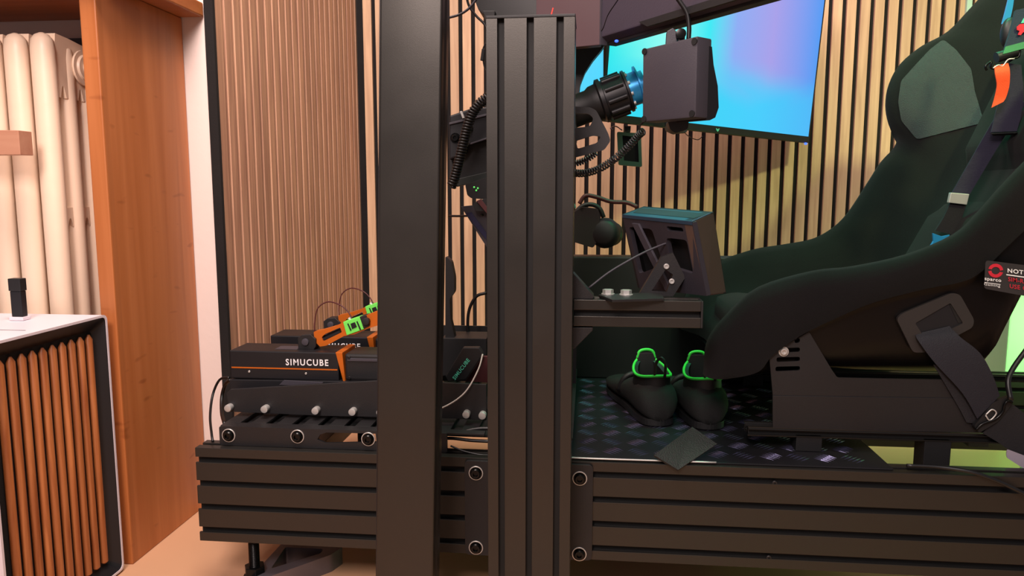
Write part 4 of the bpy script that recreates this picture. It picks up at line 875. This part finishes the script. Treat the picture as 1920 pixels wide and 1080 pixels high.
# grey box with four screws
gb = thing('enclosure_box', 'square grey plastic box with four corner screws hanging below the near monitor', 'box', at(1260, 150, Y=1.07))
L0, L1 = at(1204, 229, Y=1.10), at(1205, 92, Y=1.10); R0, R1 = at(1304, 220, Y=1.03), at(1308, 67, Y=1.03)
uu = (R0-L0).normalized(); an = Vector((-uu.y, uu.x, 0)).normalized(); an = an if an.y > 0 else -an
D = an*.03
obj('case', hexa([L0, R0, R1, L1, L0+D, R0+D, R1+D, L1+D], .003), M['grey'], gb, smooth=30)
b0, b1, b2, b3 = R0.lerp(R1, -.02)+D, R0.lerp(R1, .12)+D, R0.lerp(R1, .62)+D, R0.lerp(R1, .98)+D
prf = [(0, -.02), (.010, .02), (.016, .15), (.013, .42), (.004, .68), (0, .9)]
bm = bmesh.new(); rws = []
for dpt, v in prf: rws.append([bm.verts.new(R0.lerp(R1, v)+D*.8), bm.verts.new(R0.lerp(R1, v)+D+an*dpt+uu*dpt*.1), bm.verts.new(R0.lerp(R1, v)*.45+L0.lerp(L1, v)*.55+D+an*dpt), bm.verts.new(R0.lerp(R1, v)*.45+L0.lerp(L1, v)*.55+D*.8)])
for A, B in zip(rws, rws[1:]):
    for k in range(4): bm.faces.new((A[k], A[(k+1) % 4], B[(k+1) % 4], B[k]))
bm.faces.new(rws[0][::-1]); bm.faces.new(rws[-1]); obj('grip_bulge', bm, M['dark'], gb, smooth=50)
for a_, b_ in ((.04, .04), (.04, .96), (.94, .05), (.95, .94)):
    c = L0.lerp(R0, a_).lerp(L1.lerp(R1, a_), b_); e = obj('case_screw', cyl(c-an*.0012, c+an*.001, .0045, n=14), M['black'], gb)
tc_ = at(1262, 75, Y=1.085)
obj('hinge_block', pl([(1249, 86), (1251, 58), (1262, 52), (1268, 58), (1270, 84)], 1.085, 1.10, .001), M['grey'], gb)
obj('hinge_block', pl([(1272, 82), (1272, 60), (1280, 54), (1285, 62), (1284, 80)], 1.08, 1.095, .001), M['steel'], gb)
q = at(1277, 63, Y=1.078); obj('hinge_bolt', cyl((q.x, 1.076, q.z), (q.x, 1.10, q.z), .007, n=16, bv=.001), M['blackbolt'], gb, smooth=40)
obj('lower_knob', pl(rnd([(1252, 226), (1292, 222), (1290, 242), (1266, 250), (1256, 242)], 4, 3), 1.10, 1.13, .002), M['dark'], gb)
cable([(1265, -10, 1.09), (1276, 5, 1.09), (1288, 25, 1.09), (1292, 50, 1.09), (1291, 76, 1.09)], .0032, 'black cable entering the top of the grey box')
cable([(1165, -10, 1.15), (1155, 5, 1.17), (1140, 28, 1.20), (1132, 50, 1.21), (1128, 58, 1.22)], .0008, 'hair-thin black wire hanging across the back of the near monitor')
# coiled cables
def coiled(pts, R, r, pitch, lb, m='wire'):
    o = obj('coiled_cable', coil([at(x, y, Y=Y) for x, y, Y in pts], R, r, pitch), M[m], base=at(*pts[0][:2], Y=pts[0][2]), smooth=True); tag(o, lb, 'cable', 'coiled control cables')
coiled([(918, 180, 1.24), (902, 192, 1.24), (886, 212, 1.24), (876, 240, 1.24), (868, 272, 1.24), (860, 305, 1.24), (852, 335, 1.24), (846, 350, 1.24)], .0068, .0022, .0047, 'thick black coiled cable hanging between the two posts', 'wire')
coiled([(1070, 323, 1.17), (1092, 325, 1.16), (1120, 318, 1.15), (1150, 300, 1.14), (1178, 275, 1.13), (1196, 255, 1.12), (1206, 246, 1.11)], .0048, .0014, .0042, 'black coiled cable curving up to the grey box', 'wire')
coiled([(1070, 308, 1.26), (1088, 304, 1.26), (1105, 296, 1.26), (1118, 286, 1.26)], .0045, .0014, .0042, 'short piece of coiled cable below the wheelbase mount plate', 'wire')
cable([(1206, 246, 1.11), (1199, 241, 1.108), (1202, 233, 1.105), (1208, 228, 1.10)], .0014, 'thin lead joining coiled cable and grey box')

# dark hub on top of post, cables at top left
hubb = thing('monitor_mount', 'black monitor mount and brackets just above the slotted upright', 'mount', at(960, 10, Y=1.3))
obj('bracket', pl([(884, -40), (1024, -40), (1022, 20), (1012, 60), (915, 60), (915, 26), (905, 26), (897, 18), (888, -5)], 1.30, 1.36, .001), M['black'], hubb)
obj('bracket_foot', pl([(905, 20), (928, 20), (926, 50), (912, 46)], 1.28, 1.30, .001), M['black'], hubb)
obj('red_wire', tube([at(x, y, Y=1.22) for x, y in ((1031, 36), (1034, 26), (1037, 15))], .0008, 6), M['red_led'], hubb)
cable([(842, 33, 1.2), (862, 27, 1.2), (880, 15, 1.2), (898, -8, 1.2)], .002, 'dark cable looping at the top between the posts', 'grey')
cable([(874, -8, 1.22), (880, 12, 1.22), (893, 30, 1.22), (908, 45, 1.22), (916, 62, 1.22)], .002, 'black cable running down behind the slotted post top')
cable([(914, 75, 1.22), (906, 90, 1.22), (905, 105, 1.22), (908, 125, 1.22), (915, 138, 1.22)], .001, 'thin black wire with plug bowing out left of the slotted post')
tag(obj('wire_plug', cyl(at(907, 92, Y=1.215), at(904, 114, Y=1.215), .0032, n=10, bv=.001), M['black'], base=at(905, 100, Y=1.215)), 'tiny black inline plug beside the slotted post', 'plug')

# framed gadget below monitor
pf = thing('framed_display', 'small dark display in a green-tinted frame hanging below the monitor', 'display', at(1178, 275, Y=1.9))
obj('frame', pl(rnd([(1157, 247), (1202, 250), (1204, 313), (1160, 309)], 3, 3), 1.88, 1.90, 0, [[(1167, 254), (1196, 257), (1198, 304), (1170, 301)]]), mat('frame_plastic', '1d3a30', .5), pf)
obj('glass', pl([(1166, 253), (1197, 256), (1199, 305), (1169, 302)], 1.893, 1.899, 0), M['gloss'], pf)
obj('hanger', pl([(1170, 236), (1183, 236), (1182, 248), (1172, 248)], 1.885, 1.90, .001), M['black'], pf)
cable([(1150, 245, 1.9), (1145, 240, 1.91), (1155, 237, 1.93), (1166, 244, 1.91)], .0015, 'small wire loop left of the framed display')
cable([(1280, 245, 2.0), (1292, 256, 2.1), (1308, 262, 2.15), (1318, 255, 2.15)], .0012, 'thin wire drooping below the far monitor near its emblem')
cm = thing('wall_camera', 'small dark device clipped on the far monitor lower edge behind the grey box', 'device', at(1270, 240, Y=1.9))
obj('case', pl(rnd([(1248, 226), (1290, 228), (1288, 248), (1262, 250), (1250, 244)], 3, 3), 1.88, 1.91, .001), M['dark'], cm)
obj('lens', cyl(at(1262, 234, Y=1.875), at(1262, 234, Y=1.885), .007, n=16), M['blue'], cm)

# headset etc. on panel
hs = thing('headset', 'black over-ear headset lying on the dark panel behind the beam', 'headset', at(1130, 470, Y=1.67))
zp = .5285
obj('ear_cup', lathe(at(1130, 436, Y=1.64), (.25, 1, -.1), [(0, .022), (.006, .030), (.022, .034), (.034, .033), (.036, .02)], 24), M['black'], hs, smooth=45)
obj('ear_cup', lathe(at(1152, 440, Y=1.685), (-.5, 1, .1), [(0, .018), (.006, .026), (.018, .028), (.026, .02)], 24), M['dark'], hs, smooth=45)
obj('headband', tube([at(x, y, Y=1.68) for x, y in ((1076, 416), (1082, 396), (1095, 385), (1112, 384), (1125, 392), (1132, 408))], .005, 8), M['black'], hs, smooth=True)
obj('boom', tube([at(x, y, Y=1.64) for x, y in ((1086, 382), (1098, 367), (1120, 370), (1145, 378), (1175, 380), (1195, 388))], .0045, 8), M['maroon'], hs, smooth=True)
eb = tag(obj('electronics_box', pl(rnd([(1068, 402), (1092, 388), (1122, 392), (1128, 440), (1112, 465), (1070, 452)], 4, 3), 1.645, 1.69, .002), mat('brownish_case', '1c1514', .6), base=at(1100, 450, Y=1.66)), 'lumpy dark brown case leaning beside the headset', 'case')
tag(obj('cable_tie', tube([at(1072, 376, Y=1.13), at(1077, 384, Y=1.13), at(1079, 390, Y=1.13)], .0012, 6), M['tealp'], base=at(1075, 384, Y=1.13)), 'mint green cable tie end beside the slotted upright', 'tie')
